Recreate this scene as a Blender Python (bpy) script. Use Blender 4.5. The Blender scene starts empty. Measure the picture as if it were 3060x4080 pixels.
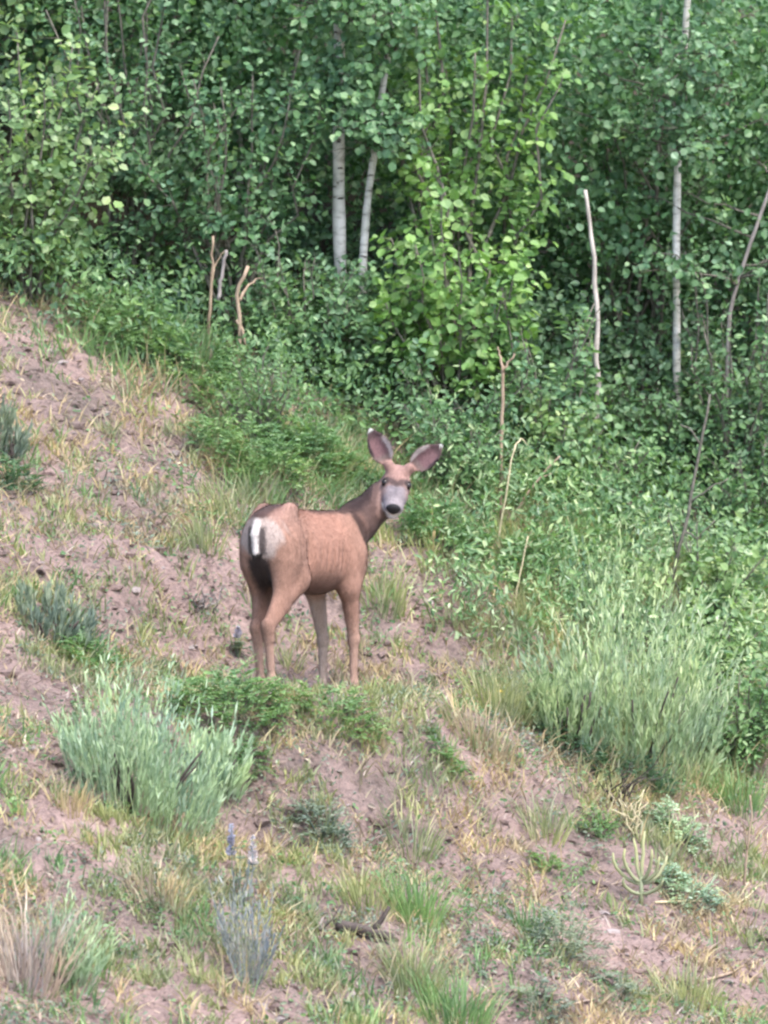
import bpy, math, random
import numpy as np
from mathutils import Vector

# ------------------------------------------------------------------ camera, light, exposure
scene = bpy.context.scene
COL = scene.collection
PX = 192.0                      # picture pixels per metre at the deer
DIST = 32.0
PITCH = math.radians(3.0)
TGT = np.array([0.4375, 0.0, 0.906])
CAM = TGT + np.array([0.0, -DIST*math.cos(PITCH), DIST*math.sin(PITCH)])
cam_d = bpy.data.cameras.new('camera')
cam = bpy.data.objects.new('camera', cam_d)
COL.objects.link(cam)
cam.location = CAM
cam.rotation_euler = (math.pi/2 - PITCH, 0, 0)
cam_d.sensor_fit = 'VERTICAL'
cam_d.sensor_height = 36.0
cam_d.lens = 36.0 * DIST / (1024.0/PX)
cam_d.clip_start = 0.5
cam_d.clip_end = 600.0
cam_d.dof.use_dof = True
cam_d.dof.focus_distance = DIST
cam_d.dof.aperture_fstop = 4.0
scene.camera = cam

SUN_EL, SUN_AZ = math.radians(60), math.radians(140)   # azimuth clockwise from +Y
world = bpy.data.worlds.new('World')
scene.world = world
world.use_nodes = True
wn = world.node_tree.nodes
wl = world.node_tree.links
sky = wn.new('ShaderNodeTexSky')
sky.sky_type = 'NISHITA'
sky.sun_disc = False
sky.sun_elevation = SUN_EL
sky.sun_rotation = SUN_AZ
sky.dust_density = 2.5
sky.air_density = 1.0
wn['Background'].inputs['Strength'].default_value = 0.15
wl.new(sky.outputs['Color'], wn['Background'].inputs['Color'])
sun_d = bpy.data.lights.new('sun', 'SUN')
sun = bpy.data.objects.new('sun', sun_d)
COL.objects.link(sun)
sun_d.energy = 1.3
sun_d.angle = math.radians(16)
sun_d.color = (1.0, 0.96, 0.92)
sdir = Vector((math.sin(SUN_AZ)*math.cos(SUN_EL), math.cos(SUN_AZ)*math.cos(SUN_EL), math.sin(SUN_EL)))
sun.rotation_euler = sdir.to_track_quat('Z', 'Y').to_euler()
sun.location = (0, 0, 40)
scene.view_settings.view_transform = 'Standard'
scene.view_settings.look = 'None'
scene.view_settings.exposure = 1.88
scene.view_settings.gamma = 1.0
scene.view_settings.use_curve_mapping = False
scene.cycles.filter_width = 2.4
scene.cycles.max_bounces = 6
scene.cycles.diffuse_bounces = 3
scene.cycles.transmission_bounces = 3
scene.cycles.transparent_max_bounces = 4

# ------------------------------------------------------------------ maths helpers
R = np.random.default_rng(7)
FWD = np.array([0.0, math.cos(PITCH), -math.sin(PITCH)])
UPV = np.array([0.0, math.sin(PITCH), math.cos(PITCH)])

def nrm(v):
    v = np.asarray(v, float)
    return v / np.maximum(np.linalg.norm(v, axis=-1, keepdims=True), 1e-9)

def hash2(ix, iy, seed):
    h = np.sin(ix*127.1 + iy*311.7 + seed*74.7)*43758.5453
    return h - np.floor(h)

def vnoise(x, y, seed=0):
    x = np.asarray(x, float); y = np.asarray(y, float)
    ix, iy = np.floor(x), np.floor(y)
    fx, fy = x-ix, y-iy
    fx = fx*fx*(3-2*fx); fy = fy*fy*(3-2*fy)
    a = hash2(ix, iy, seed); b = hash2(ix+1, iy, seed)
    c = hash2(ix, iy+1, seed); d = hash2(ix+1, iy+1, seed)
    return (a*(1-fx)+b*fx)*(1-fy) + (c*(1-fx)+d*fx)*fy

def smooth(a, b, x):
    t = np.clip((x-a)/(b-a), 0, 1)
    return t*t*(3-2*t)

HEAD = math.radians(30)                      # deer heads 30 degrees right of straight away
DF = np.array([math.sin(HEAD), math.cos(HEAD)])
DR = np.array([math.cos(HEAD), -math.sin(HEAD)])

def ground(x, y):
    """height of the hillside"""
    x = np.asarray(x, float); y = np.asarray(y, float)
    yy = np.where(y < -9, -9 - 9*(1-np.exp((np.minimum(y, -9)+9)/9)), y)
    yy = np.where(y > 14, 14 + 12*(1-np.exp(-(np.maximum(y, 14)-14)/12)), yy)
    z = 0.35*yy - 0.40*7*np.tanh(x/7)
    big = (vnoise(x*0.8, y*0.8, 1)-0.5)*0.20 + (vnoise(x*2.3+9, y*2.3, 2)-0.5)*0.085
    fine = (vnoise(x*6.1, y*6.1, 3)-0.5)*0.06 + (vnoise(x*15, y*15, 4)-0.5)*0.038
    f = x*DF[0]+y*DF[1]; r = x*DR[0]+y*DR[1]
    w = 1-smooth(0.52, 1.75, np.sqrt((f/1.15)**2 + (r/0.75)**2))
    bench = -0.057 - 0.11*y
    return (z+big)*(1-w) + bench*w + fine*(1-0.75*w)

def proj(p):
    d = np.asarray(p, float) - CAM
    dep = d @ FWD
    s = PX*DIST/dep
    return 384 + d[..., 0]*s, 512 - (d @ UPV)*s, dep

def ray(u, v):
    return nrm(np.array([1.0, 0, 0])*(u-384)/(PX*DIST) + UPV*(512-v)/(PX*DIST) + FWD)

def at(u, v, y):
    d = ray(u, v)
    return CAM + d*((y-CAM[1])/d[1])

def gp(u, v):
    d = ray(u, v)
    t = np.linspace(20, 60, 4001)
    p = CAM + t[:, None]*d
    below = p[:, 2] < ground(p[:, 0], p[:, 1])
    i = int(np.argmax(below)) if below.any() else 3000
    q = p[i].copy()
    q[2] = float(ground(q[0], q[1]))
    return q

# ------------------------------------------------------------------ mesh helpers
def mesh_np(name, verts, faces, smooth_shade=False):
    """verts (n,3); faces: list of (m,k) int arrays"""
    verts = np.ascontiguousarray(verts, dtype=np.float32)
    me = bpy.data.meshes.new(name)
    me.vertices.add(len(verts))
    me.vertices.foreach_set('co', verts.ravel())
    faces = [np.asarray(f, dtype=np.int32) for f in faces if len(f)]
    tot = np.concatenate([np.full(len(f), f.shape[1], np.int32) for f in faces])
    idx = np.concatenate([f.ravel() for f in faces])
    start = np.concatenate([[0], np.cumsum(tot)[:-1]]).astype(np.int32)
    me.loops.add(len(idx))
    me.loops.foreach_set('vertex_index', idx)
    me.polygons.add(len(tot))
    me.polygons.foreach_set('loop_start', start)
    me.polygons.foreach_set('loop_total', tot)
    me.polygons.foreach_set('use_smooth', np.full(len(tot), smooth_shade, dtype=bool))
    me.update(calc_edges=True)
    me.validate()
    return me

class Acc:
    def __init__(self):
        self.v, self.f, self.n = [], [], 0
    def add(self, v, fs):
        for f in fs:
            self.f.append(np.asarray(f)+self.n)
        self.v.append(np.asarray(v, float)); self.n += len(v)
    def faces(self):
        out = {}
        for f in self.f:
            out.setdefault(f.shape[1], []).append(f)
        return [np.concatenate(x) for x in out.values()]
    def build(self, name, mat, parent=None, sm=False, kind=None):
        me = mesh_np(name, np.concatenate(self.v), self.faces(), sm)
        return link(name, me, mat, parent, kind)

def link(name, me, mat, parent=None, kind=None):
    if mat is not None and not me.materials:
        me.materials.append(mat)
    o = bpy.data.objects.new(name, me)
    COL.objects.link(o)
    if parent is not None:
        o.parent = parent
    if kind:
        o['kind'] = kind
    return o

def thing(name, label, cat, loc, group=None):
    o = bpy.data.objects.new(name, None)
    o.empty_display_size = 0.1
    COL.objects.link(o)
    o.location = [float(c) for c in loc]
    tag(o, label, cat, group)
    return o

def tag(o, label, cat, group=None):
    o['label'] = label; o['category'] = cat
    if group:
        o['group'] = group
    return o

def tube(pts, radii, sides=6, cap=True):
    pts = np.asarray(pts, float); n = len(pts)
    radii = np.broadcast_to(np.asarray(radii, float), (n,))
    tan = np.gradient(pts, axis=0)
    tan = nrm(tan)
    ref = np.array([0.31, 0.95, 0.05])
    a = nrm(np.cross(tan, ref)); b = np.cross(tan, a)
    ang = np.linspace(0, 2*math.pi, sides, endpoint=False)
    ring = a[:, None]*np.cos(ang)[None, :, None] + b[:, None]*np.sin(ang)[None, :, None]
    v = (pts[:, None] + ring*radii[:, None, None]).reshape(-1, 3)
    i = np.arange(n-1)[:, None]*sides; j = np.arange(sides)[None]; k = (j+1) % sides
    q = np.stack([i+j, i+k, i+sides+k, i+sides+j], -1).reshape(-1, 4)
    fs = [q]
    if cap:
        v = np.vstack([v, pts[0], pts[-1]])
        c0, c1 = n*sides, n*sides+1
        jj = np.arange(sides); kk = (jj+1) % sides
        fs.append(np.concatenate([np.stack([np.full(sides, c0), kk, jj], -1),
                                  np.stack([np.full(sides, c1), (n-1)*sides+jj, (n-1)*sides+kk], -1)]))
    return v, fs

LEAF_T = np.array([[0, 0], [0.25, -0.42], [0.62, -0.46], [1, 0], [0.62, 0.46], [0.25, 0.42]])

def leaf_batch(P, A, N, L, W, fold=0.22, curl=0.12):
    """oval leaves folded along the midrib, 4 triangles each"""
    P = np.asarray(P, float); n = len(P)
    A = nrm(A); B = nrm(np.cross(N, A)); N = np.cross(A, B)
    L = np.broadcast_to(np.asarray(L, float), (n,))[:, None, None]
    W = np.broadcast_to(np.asarray(W, float), (n,))[:, None, None]
    t = LEAF_T[None, :, 0:1]; s = LEAF_T[None, :, 1:2]
    v = P[:, None] + A[:, None]*t*L + B[:, None]*s*W + N[:, None]*(np.abs(s)*W*fold - curl*L*t*t)
    k = np.arange(n)[:, None]*6
    q = np.concatenate([k+np.array([[0, 1, 2, 3]]), k+np.array([[0, 3, 4, 5]])])
    return v.reshape(-1, 3), [q]

def blade_batch(P, D, H, W, bend, side=None):
    """tapering grass blades: P base, D unit growth direction, bend (n,3) tip offset"""
    P = np.asarray(P, float); n = len(P)
    H = np.broadcast_to(np.asarray(H, float), (n,))[:, None]
    W = np.broadcast_to(np.asarray(W, float), (n,))[:, None]
    if side is None:
        a = R.uniform(0, 2*math.pi, n)
        side = np.stack([np.cos(a), np.sin(a)*0.6, np.zeros(n)], -1)
    m = P + D*H*0.55 + bend*0.28
    t = P + D*H + bend
    v = np.stack([P-side*W*0.5, P+side*W*0.5, m+side*W*0.42, m-side*W*0.42, t], 1)
    k = np.arange(n)[:, None]*5
    return v.reshape(-1, 3), [k+np.array([[0, 1, 2, 3]]), k+np.array([[3, 2, 4]])]

# ------------------------------------------------------------------ materials
def new_mat(name):
    m = bpy.data.materials.new(name)
    m.use_nodes = True
    nt = m.node_tree
    return m, nt.nodes, nt.links, nt.nodes['Principled BSDF']

def ramp(nodes, stops):
    r = nodes.new('ShaderNodeValToRGB')
    e = r.color_ramp.elements
    e[0].position = stops[0][0]; e[0].color = (*stops[0][1], 1)
    e[1].position = stops[-1][0]; e[1].color = (*stops[-1][1], 1)
    for p, c in stops[1:-1]:
        x = e.new(p); x.color = (*c, 1)
    return r

def leaf_mat(name, cols, trans=0.36, rough=0.5, spec=0.38, tcol=(1.25, 1.35, 0.75)):
    m, N, K, b = new_mat(name)
    geo = N.new('ShaderNodeNewGeometry'); oi = N.new('ShaderNodeObjectInfo')
    add = N.new('ShaderNodeMath'); add.operation = 'ADD'
    K.new(geo.outputs['Random Per Island'], add.inputs[0]); K.new(oi.outputs['Random'], add.inputs[1])
    fr = N.new('ShaderNodeMath'); fr.operation = 'FRACT'
    K.new(add.outputs[0], fr.inputs[0])
    n = len(cols)
    r = ramp(N, [(i/(n-1), c) for i, c in enumerate(cols)])
    K.new(fr.outputs[0], r.inputs['Fac'])
    # slow patches of younger and older growth
    nz = N.new('ShaderNodeTexNoise'); nz.inputs['Scale'].default_value = 4.0
    K.new(geo.outputs['Position'], nz.inputs['Vector'])
    r2 = ramp(N, [(0.3, (0.72, 0.78, 0.86)), (0.7, (1.25, 1.18, 0.95))])
    K.new(nz.outputs['Fac'], r2.inputs['Fac'])
    mx = N.new('ShaderNodeMix'); mx.data_type = 'RGBA'; mx.blend_type = 'MULTIPLY'; mx.inputs[0].default_value = 1
    K.new(r.outputs['Color'], mx.inputs[6]); K.new(r2.outputs['Color'], mx.inputs[7])
    K.new(mx.outputs[2], b.inputs['Base Color'])
    b.inputs['Roughness'].default_value = rough
    b.inputs['Specular IOR Level'].default_value = spec
    tr = N.new('ShaderNodeBsdfTranslucent')
    m2 = N.new('ShaderNodeMix'); m2.data_type = 'RGBA'; m2.blend_type = 'MULTIPLY'; m2.inputs[0].default_value = 1
    K.new(mx.outputs[2], m2.inputs[6]); m2.inputs[7].default_value = (*tcol, 1)
    K.new(m2.outputs[2], tr.inputs['Color'])
    ms = N.new('ShaderNodeMixShader'); ms.inputs[0].default_value = trans
    K.new(b.outputs[0], ms.inputs[1]); K.new(tr.outputs[0], ms.inputs[2])
    K.new(ms.outputs[0], N['Material Output'].inputs['Surface'])
    return m

def rough_mat(name, c1, c2, scale=30, bump=0.4, rough=0.85, stretch=(1, 1, 1), extra=None):
    m, N, K, b = new_mat(name)
    tc = N.new('ShaderNodeTexCoord'); mp = N.new('ShaderNodeMapping')
    mp.inputs['Scale'].default_value = stretch
    K.new(tc.outputs['Object'], mp.inputs['Vector'])
    nz = N.new('ShaderNodeTexNoise'); nz.inputs['Scale'].default_value = scale; nz.inputs['Detail'].default_value = 6
    nz.inputs['Roughness'].default_value = 0.65
    K.new(mp.outputs[0], nz.inputs['Vector'])
    r = ramp(N, [(0.35, c1), (0.65, c2)])
    K.new(nz.outputs['Fac'], r.inputs['Fac'])
    K.new(r.outputs['Color'], b.inputs['Base Color'])
    b.inputs['Roughness'].default_value = rough
    b.inputs['Specular IOR Level'].default_value = 0.2
    bp = N.new('ShaderNodeBump'); bp.inputs['Strength'].default_value = bump; bp.inputs['Distance'].default_value = 0.01
    K.new(nz.outputs['Fac'], bp.inputs['Height']); K.new(bp.outputs[0], b.inputs['Normal'])
    return m

def bark_mat():
    m, N, K, b = new_mat('aspen_bark')
    tc = N.new('ShaderNodeTexCoord'); mp = N.new('ShaderNodeMapping'); mp.inputs['Scale'].default_value = (1, 1, 3.2)
    K.new(tc.outputs['Object'], mp.inputs['Vector'])
    nz = N.new('ShaderNodeTexNoise'); nz.inputs['Scale'].default_value = 9; nz.inputs['Detail'].default_value = 7
    nz.inputs['Roughness'].default_value = 0.7
    K.new(mp.outputs[0], nz.inputs['Vector'])
    r = ramp(N, [(0.34, (0.05, 0.045, 0.04)), (0.40, (0.44, 0.42, 0.39)), (0.52, (0.66, 0.64, 0.61)), (0.75, (0.76, 0.74, 0.71))])
    K.new(nz.outputs['Fac'], r.inputs['Fac'])
    n2 = N.new('ShaderNodeTexNoise'); n2.inputs['Scale'].default_value = 2.6
    K.new(tc.outputs['Object'], n2.inputs['Vector'])
    r2 = ramp(N, [(0.35, (0.62, 0.62, 0.55)), (0.6, (1, 0.98, 0.96))])
    K.new(n2.outputs['Fac'], r2.inputs['Fac'])
    mx = N.new('ShaderNodeMix'); mx.data_type = 'RGBA'; mx.blend_type = 'MULTIPLY'; mx.inputs[0].default_value = 1
    K.new(r.outputs['Color'], mx.inputs[6]); K.new(r2.outputs['Color'], mx.inputs[7])
    K.new(mx.outputs[2], b.inputs['Base Color'])
    b.inputs['Roughness'].default_value = 0.8
    bp = N.new('ShaderNodeBump'); bp.inputs['Strength'].default_value = 0.5; bp.inputs['Distance'].default_value = 0.008
    K.new(nz.outputs['Fac'], bp.inputs['Height']); K.new(bp.outputs[0], b.inputs['Normal'])
    return m

def dirt_mat():
    m, N, K, b = new_mat('hillside_dirt')
    geo = N.new('ShaderNodeNewGeometry')
    def noise(scale, detail=6, rgh=0.6):
        n = N.new('ShaderNodeTexNoise'); n.inputs['Scale'].default_value = scale
        n.inputs['Detail'].default_value = detail; n.inputs['Roughness'].default_value = rgh
        K.new(geo.outputs['Position'], n.inputs['Vector'])
        return n
    a = noise(1.3, 3); c = noise(9, 8, 0.7); d = noise(45, 6, 0.75)
    r1 = ramp(N, [(0.3, (0.20, 0.160, 0.145)), (0.55, (0.34, 0.25, 0.232)), (0.75, (0.43, 0.32, 0.29))])
    K.new(a.outputs['Fac'], r1.inputs['Fac'])
    r2 = ramp(N, [(0.28, (0.35, 0.33, 0.32)), (0.48, (0.95, 0.94, 0.92)), (0.75, (1.2, 1.17, 1.15))])
    K.new(c.outputs['Fac'], r2.inputs['Fac'])
    r3 = ramp(N, [(0.3, (0.6, 0.58, 0.57)), (0.5, (1, 1, 1)), (0.72, (1.3, 1.26, 1.2))])
    K.new(d.outputs['Fac'], r3.inputs['Fac'])
    m1 = N.new('ShaderNodeMix'); m1.data_type = 'RGBA'; m1.blend_type = 'MULTIPLY'; m1.inputs[0].default_value = 1
    K.new(r1.outputs[0], m1.inputs[6]); K.new(r2.outputs[0], m1.inputs[7])
    m2 = N.new('ShaderNodeMix'); m2.data_type = 'RGBA'; m2.blend_type = 'MULTIPLY'; m2.inputs[0].default_value = 1
    K.new(m1.outputs[2], m2.inputs[6]); K.new(r3.outputs[0], m2.inputs[7])
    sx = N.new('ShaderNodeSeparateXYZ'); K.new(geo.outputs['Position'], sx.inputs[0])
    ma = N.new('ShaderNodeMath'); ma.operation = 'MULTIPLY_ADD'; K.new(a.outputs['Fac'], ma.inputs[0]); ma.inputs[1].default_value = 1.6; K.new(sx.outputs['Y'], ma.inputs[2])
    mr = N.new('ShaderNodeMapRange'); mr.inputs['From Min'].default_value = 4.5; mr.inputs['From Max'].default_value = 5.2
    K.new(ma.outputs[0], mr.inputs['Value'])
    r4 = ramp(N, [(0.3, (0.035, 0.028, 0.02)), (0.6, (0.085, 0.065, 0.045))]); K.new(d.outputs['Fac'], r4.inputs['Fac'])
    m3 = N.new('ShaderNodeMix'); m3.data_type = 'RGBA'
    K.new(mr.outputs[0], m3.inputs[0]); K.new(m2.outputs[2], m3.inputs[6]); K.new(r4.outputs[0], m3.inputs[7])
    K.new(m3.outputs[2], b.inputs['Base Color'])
    b.inputs['Roughness'].default_value = 0.95
    b.inputs['Specular IOR Level'].default_value = 0.1
    ad = N.new('ShaderNodeMath'); ad.operation = 'MULTIPLY_ADD'
    K.new(c.outputs['Fac'], ad.inputs[0]); ad.inputs[1].default_value = 2.0; K.new(d.outputs['Fac'], ad.inputs[2])
    bp = N.new('ShaderNodeBump'); bp.inputs['Strength'].default_value = 0.9; bp.inputs['Distance'].default_value = 0.03
    K.new(ad.outputs[0], bp.inputs['Height']); K.new(bp.outputs[0], b.inputs['Normal'])
    return m

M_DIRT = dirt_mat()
M_BARK = bark_mat()
M_TWIG = rough_mat('twig_bark', (0.07, 0.07, 0.055), (0.19, 0.17, 0.14), 40)
M_DEAD = rough_mat('dead_wood', (0.20, 0.145, 0.10), (0.38, 0.29, 0.21), 25, stretch=(1, 1, .3))
M_GREYWOOD = rough_mat('grey_wood', (0.16, 0.14, 0.13), (0.32, 0.285, 0.265), 25, stretch=(1, 1, .3))
M_SNAG = rough_mat('bleached_wood', (0.26, 0.23, 0.20), (0.52, 0.47, 0.42), 22, stretch=(1, 1, .25))
M_ROOT = rough_mat('dark_wood', (0.035, 0.028, 0.026), (0.10, 0.08, 0.07), 25)
M_STALK = rough_mat('dry_stalk', (0.42, 0.36, 0.22), (0.60, 0.52, 0.34), 30)
M_ASPEN = leaf_mat('aspen_leaf', [(0.050, 0.115, 0.062), (0.135, 0.26, 0.120), (0.085, 0.18, 0.094), (0.26, 0.40, 0.23)])
M_LIME = leaf_mat('bright_leaf', [(0.10, 0.21, 0.06), (0.20, 0.35, 0.11), (0.14, 0.27, 0.085), (0.30, 0.43, 0.19)])
M_MID = leaf_mat('mid_leaf', [(0.060, 0.13, 0.068), (0.155, 0.28, 0.135), (0.10, 0.20, 0.105), (0.28, 0.41, 0.25)])
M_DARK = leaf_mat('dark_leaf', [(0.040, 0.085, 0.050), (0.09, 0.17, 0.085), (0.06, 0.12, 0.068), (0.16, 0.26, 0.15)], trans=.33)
M_YELLOW = leaf_mat('yellowish_leaf', [(0.12, 0.22, 0.10), (0.24, 0.36, 0.16), (0.18, 0.29, 0.13), (0.38, 0.47, 0.27)])
M_SAGE = leaf_mat('sage_leaf', [(0.18, 0.26, 0.15), (0.37, 0.49, 0.32), (0.27, 0.38, 0.23), (0.50, 0.61, 0.46)], trans=.2, rough=.7, spec=.2, tcol=(1, 1.1, .8))
M_PLUME = leaf_mat('plume_leaf', [(0.18, 0.26, 0.13), (0.36, 0.46, 0.27), (0.26, 0.36, 0.19), (0.50, 0.58, 0.40)], trans=.25, rough=.6, spec=.25, tcol=(1, 1.1, .8))
M_GREYGREEN = leaf_mat('grey_green_leaf', [(0.12, 0.165, 0.115), (0.21, 0.26, 0.195), (0.155, 0.205, 0.15), (0.30, 0.345, 0.285)], trans=.2, rough=.7, spec=.2, tcol=(1, 1.1, .8))
M_FORB = leaf_mat('forb_leaf', [(0.065, 0.14, 0.060), (0.16, 0.28, 0.12), (0.10, 0.20, 0.09), (0.27, 0.39, 0.22)])
M_GRASS = leaf_mat('grass_blade', [(0.15, 0.19, 0.09), (0.33, 0.35, 0.19), (0.21, 0.24, 0.13), (0.48, 0.47, 0.32)], trans=.3, rough=.6, spec=.25)
M_FRESH = leaf_mat('fresh_grass', [(0.09, 0.18, 0.075), (0.19, 0.31, 0.13), (0.13, 0.23, 0.10), (0.30, 0.41, 0.22)], trans=.3, rough=.55, spec=.3)
M_STRAW = leaf_mat('straw', [(0.34, 0.27, 0.16), (0.46, 0.38, 0.24), (0.28, 0.21, 0.15), (0.55, 0.48, 0.32)], trans=.2, rough=.7, spec=.2, tcol=(1, 1, .9))
M_PINKSTRAW = leaf_mat('pink_straw', [(0.36, 0.27, 0.23), (0.52, 0.42, 0.37), (0.30, 0.23, 0.20), (0.62, 0.53, 0.47)], trans=.2, rough=.7, spec=.2, tcol=(1, 1, .9))
M_STALK_BLADE = leaf_mat('pale_stem', [(0.30, 0.36, 0.22), (0.46, 0.50, 0.36), (0.38, 0.40, 0.27), (0.54, 0.56, 0.44)], trans=.15, rough=.7, spec=.2, tcol=(1, 1, .9))
M_PALE = leaf_mat('pale_leaf', [(0.30, 0.32, 0.18), (0.38, 0.40, 0.25), (0.33, 0.35, 0.21), (0.42, 0.43, 0.30)], trans=.2, rough=.6, spec=.3)
M_LILAC = leaf_mat('lilac_petal', [(0.40, 0.37, 0.46), (0.52, 0.48, 0.57), (0.46, 0.43, 0.50), (0.60, 0.57, 0.63)], trans=.3, rough=.6, tcol=(1, 1, 1))
M_PETAL = leaf_mat('yellow_petal', [(0.70, 0.48, 0.06), (0.75, 0.55, 0.10), (0.70, 0.50, 0.08), (0.78, 0.60, 0.14)], trans=.2, rough=.6, tcol=(1, 1, 1))

# ------------------------------------------------------------------ ground
def axis(lo, hi, step, far, grow=1.25):
    a = list(np.arange(lo, hi+1e-6, step))
    s = step
    while a[-1] < far:
        s *= grow; a.append(a[-1]+s)
    s = step
    while a[0] > -far:
        s *= grow; a.insert(0, a[0]-s)
    return np.array(a)

gx = axis(-3.2, 3.6, 0.026, 150)
gy = axis(-7.5, 5.0, 0.03, 150)
XX, YY = np.meshgrid(gx, gy, indexing='ij')
ZZ = ground(XX, YY)
nx, ny = XX.shape
ii = np.arange(nx-1)[:, None]*ny + np.arange(ny-1)[None]
quads = np.stack([ii, ii+ny, ii+ny+1, ii+1], -1).reshape(-1, 4)
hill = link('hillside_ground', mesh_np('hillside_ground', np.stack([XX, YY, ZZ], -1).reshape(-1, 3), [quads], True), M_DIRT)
hill['kind'] = 'structure'
hill['label'] = 'pinkish brown bare dirt hillside falling to the right'

# ------------------------------------------------------------------ deer
ROLL = 11.0

def build_deer():
    def D(f, r, z):                       # deer frame: x forward, y left, z up
        return np.array([f, -r, z], float)
    def W2D(x, y, z):                     # from the hill's axes into the deer's own
        return np.array([x*DF[0]+y*DF[1], -(x*DR[0]+y*DR[1]), z])
    def gz(f, r):
        x = f*DF[0]+r*DR[0]; y = f*DF[1]+r*DR[1]
        return float(ground(x, y))
    H = 0.0055
    lo = np.array([-0.68, -0.42, -0.12]); hi = np.array([0.92, 0.30, 1.42])
    dims = np.ceil((hi-lo)/H).astype(int)
    F = np.full(dims, 1.0, np.float32)
    def region(bb0, bb1):
        a = np.clip(np.floor((bb0-lo)/H).astype(int), 0, dims); b = np.clip(np.ceil((bb1-lo)/H).astype(int)+1, 0, dims)
        g = [lo[i]+H*np.arange(a[i], b[i], dtype=np.float32) for i in range(3)]
        X, Y, Z = np.meshgrid(*g, indexing='ij')
        return (slice(a[0], b[0]), slice(a[1], b[1]), slice(a[2], b[2])), X, Y, Z
    def union(sl, d, k):
        f = F[sl]
        h = np.clip(0.5+0.5*(f-d)/k, 0, 1)
        F[sl] = f*(1-h)+d*h - k*h*(1-h)
    def cone(a, b, r1, r2, k=0.03, lat=1.0):
        a = np.asarray(a, float); b = np.asarray(b, float)
        m = max(r1, r2)*max(1, lat)+k*2+0.02
        sl, X, Y, Z = region(np.minimum(a, b)-m, np.maximum(a, b)+m)
        ba = b-a; L2 = float(ba@ba)
        px, py, pz = X-a[0], (Y-a[1]), Z-a[2]
        h = np.clip((px*ba[0]+py*ba[1]+pz*ba[2])/L2, 0, 1)
        dx, dy, dz = px-ba[0]*h, (py-ba[1]*h)/lat, pz-ba[2]*h
        d = np.sqrt(dx*dx+dy*dy+dz*dz)-(r1+(r2-r1)*h)
        union(sl, d, k)
    def ell(c, rad, k=0.04, ax=None):
        c = np.asarray(c, float); rad = np.asarray(rad, float)
        m = rad.max()+k*2+0.02
        sl, X, Y, Z = region(c-m, c+m)
        p = np.stack([X-c[0], Y-c[1], Z-c[2]], -1)
        if ax is not None:
            p = p @ np.asarray(ax, np.float32).T
        q = np.linalg.norm(p/rad, axis=-1); g = np.linalg.norm(p/rad**2, axis=-1)
        union(sl, (q*(q-1)/np.maximum(g, 1e-6)), k)
    # ---- trunk of the body
    ell(D(0.17, 0, 0.672), (0.32, 0.150, 0.205), 0.05)
    ell(D(-0.10, 0, 0.700), (0.32, 0.146, 0.200), 0.06)
    ell(D(-0.25, 0, 0.790), (0.20, 0.118, 0.165), 0.06)
    ell(D(-0.36, 0, 0.770), (0.085, 0.100, 0.125), 0.05)
    ell(D(-0.235, -0.075, 0.915), (0.070, 0.034, 0.045), 0.03)
    ell(D(-0.235, 0.075, 0.923), (0.070, 0.034, 0.045), 0.03)
    cone(D(-0.38, 0, 0.885), D(-0.16, 0, 0.89), 0.04, 0.04, 0.04)
    cone(D(-0.2, 0, 0.875), D(0.30, 0, 0.835), 0.045, 0.06, 0.06)
    ell(D(0.40, 0, 0.66), (0.13, 0.098, 0.16), 0.05)
    for s in (-1, 1):
        ell(D(0.335, s*0.100, 0.70), (0.090, 0.056, 0.19), 0.025)
        ell(D(-0.285, s*0.074, 0.735), (0.135, 0.064, 0.19), 0.03)
    def carve(c, rad, k):
        c = np.asarray(c, float); rad = np.asarray(rad, float); m = rad.max()+k*2+0.02
        sl, X, Y, Z = region(c-m, c+m)
        p = np.stack([X-c[0], Y-c[1], Z-c[2]], -1)
        q = np.linalg.norm(p/rad, axis=-1); g = np.linalg.norm(p/rad**2, axis=-1)
        d = -(q*(q-1)/np.maximum(g, 1e-6))
        f = F[sl]; h = np.clip(0.5-0.5*(f-d)/k, 0, 1)
        F[sl] = f*(1-h)+d*h + k*h*(1-h)
    for s in (-1, 1):
        carve(D(-0.125, s*0.168, 0.71), (0.036, 0.042, 0.15), 0.030)      # hollow of the flank
        carve(D(0.215, s*0.174, 0.62), (0.024, 0.040, 0.14), 0.026)       # behind the shoulder
        carve(D(0.02, s*0.165, 0.855), (0.22, 0.050, 0.026), 0.03)        # below the backbone
        for k in range(4):
            carve(D(0.165-0.06*k, s*0.164, 0.66), (0.011, 0.022, 0.12), 0.014)
        carve(D(-0.30, s*0.160, 0.83), (0.05, 0.040, 0.05), 0.03)
    # ---- legs: (side, hip fwd, foot fwd, foot right)
    feet = []
    for s, ff, fr in ((1, -0.42, 0.092), (-1, -0.24, -0.085)):
        g = gz(ff, fr)
        sh = (ff+0.42)*0.5
        stifle = D(-0.195+sh*0.6, s*0.105, 0.575)
        hock = D(ff-0.055, fr*0.98, g+0.345)
        fet = D(ff-0.02, fr, g+0.085)
        cone(D(-0.29, s*0.076, 0.74), stifle, 0.122, 0.078, 0.03, 0.70)
        cone(D(-0.30, s*0.085, 0.66), D(-0.335+sh, s*0.092, 0.50), 0.105, 0.060, 0.03, 0.70)
        cone(stifle, hock*0.55+stifle*0.45, 0.072, 0.043, 0.032, 0.8)
        cone(hock*0.55+stifle*0.45, hock, 0.043, 0.029, 0.02)
        cone(D(-0.335+sh, s*0.092, 0.50), hock+np.array([-0.012, 0, 0.02]), 0.05, 0.022, 0.025, 0.8)
        cone(hock+np.array([-0.012, 0, 0.02]), hock+np.array([0.008, 0, -0.05]), 0.030, 0.027, 0.02)
        cone(hock, fet, 0.0255, 0.019, 0.018)
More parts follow.
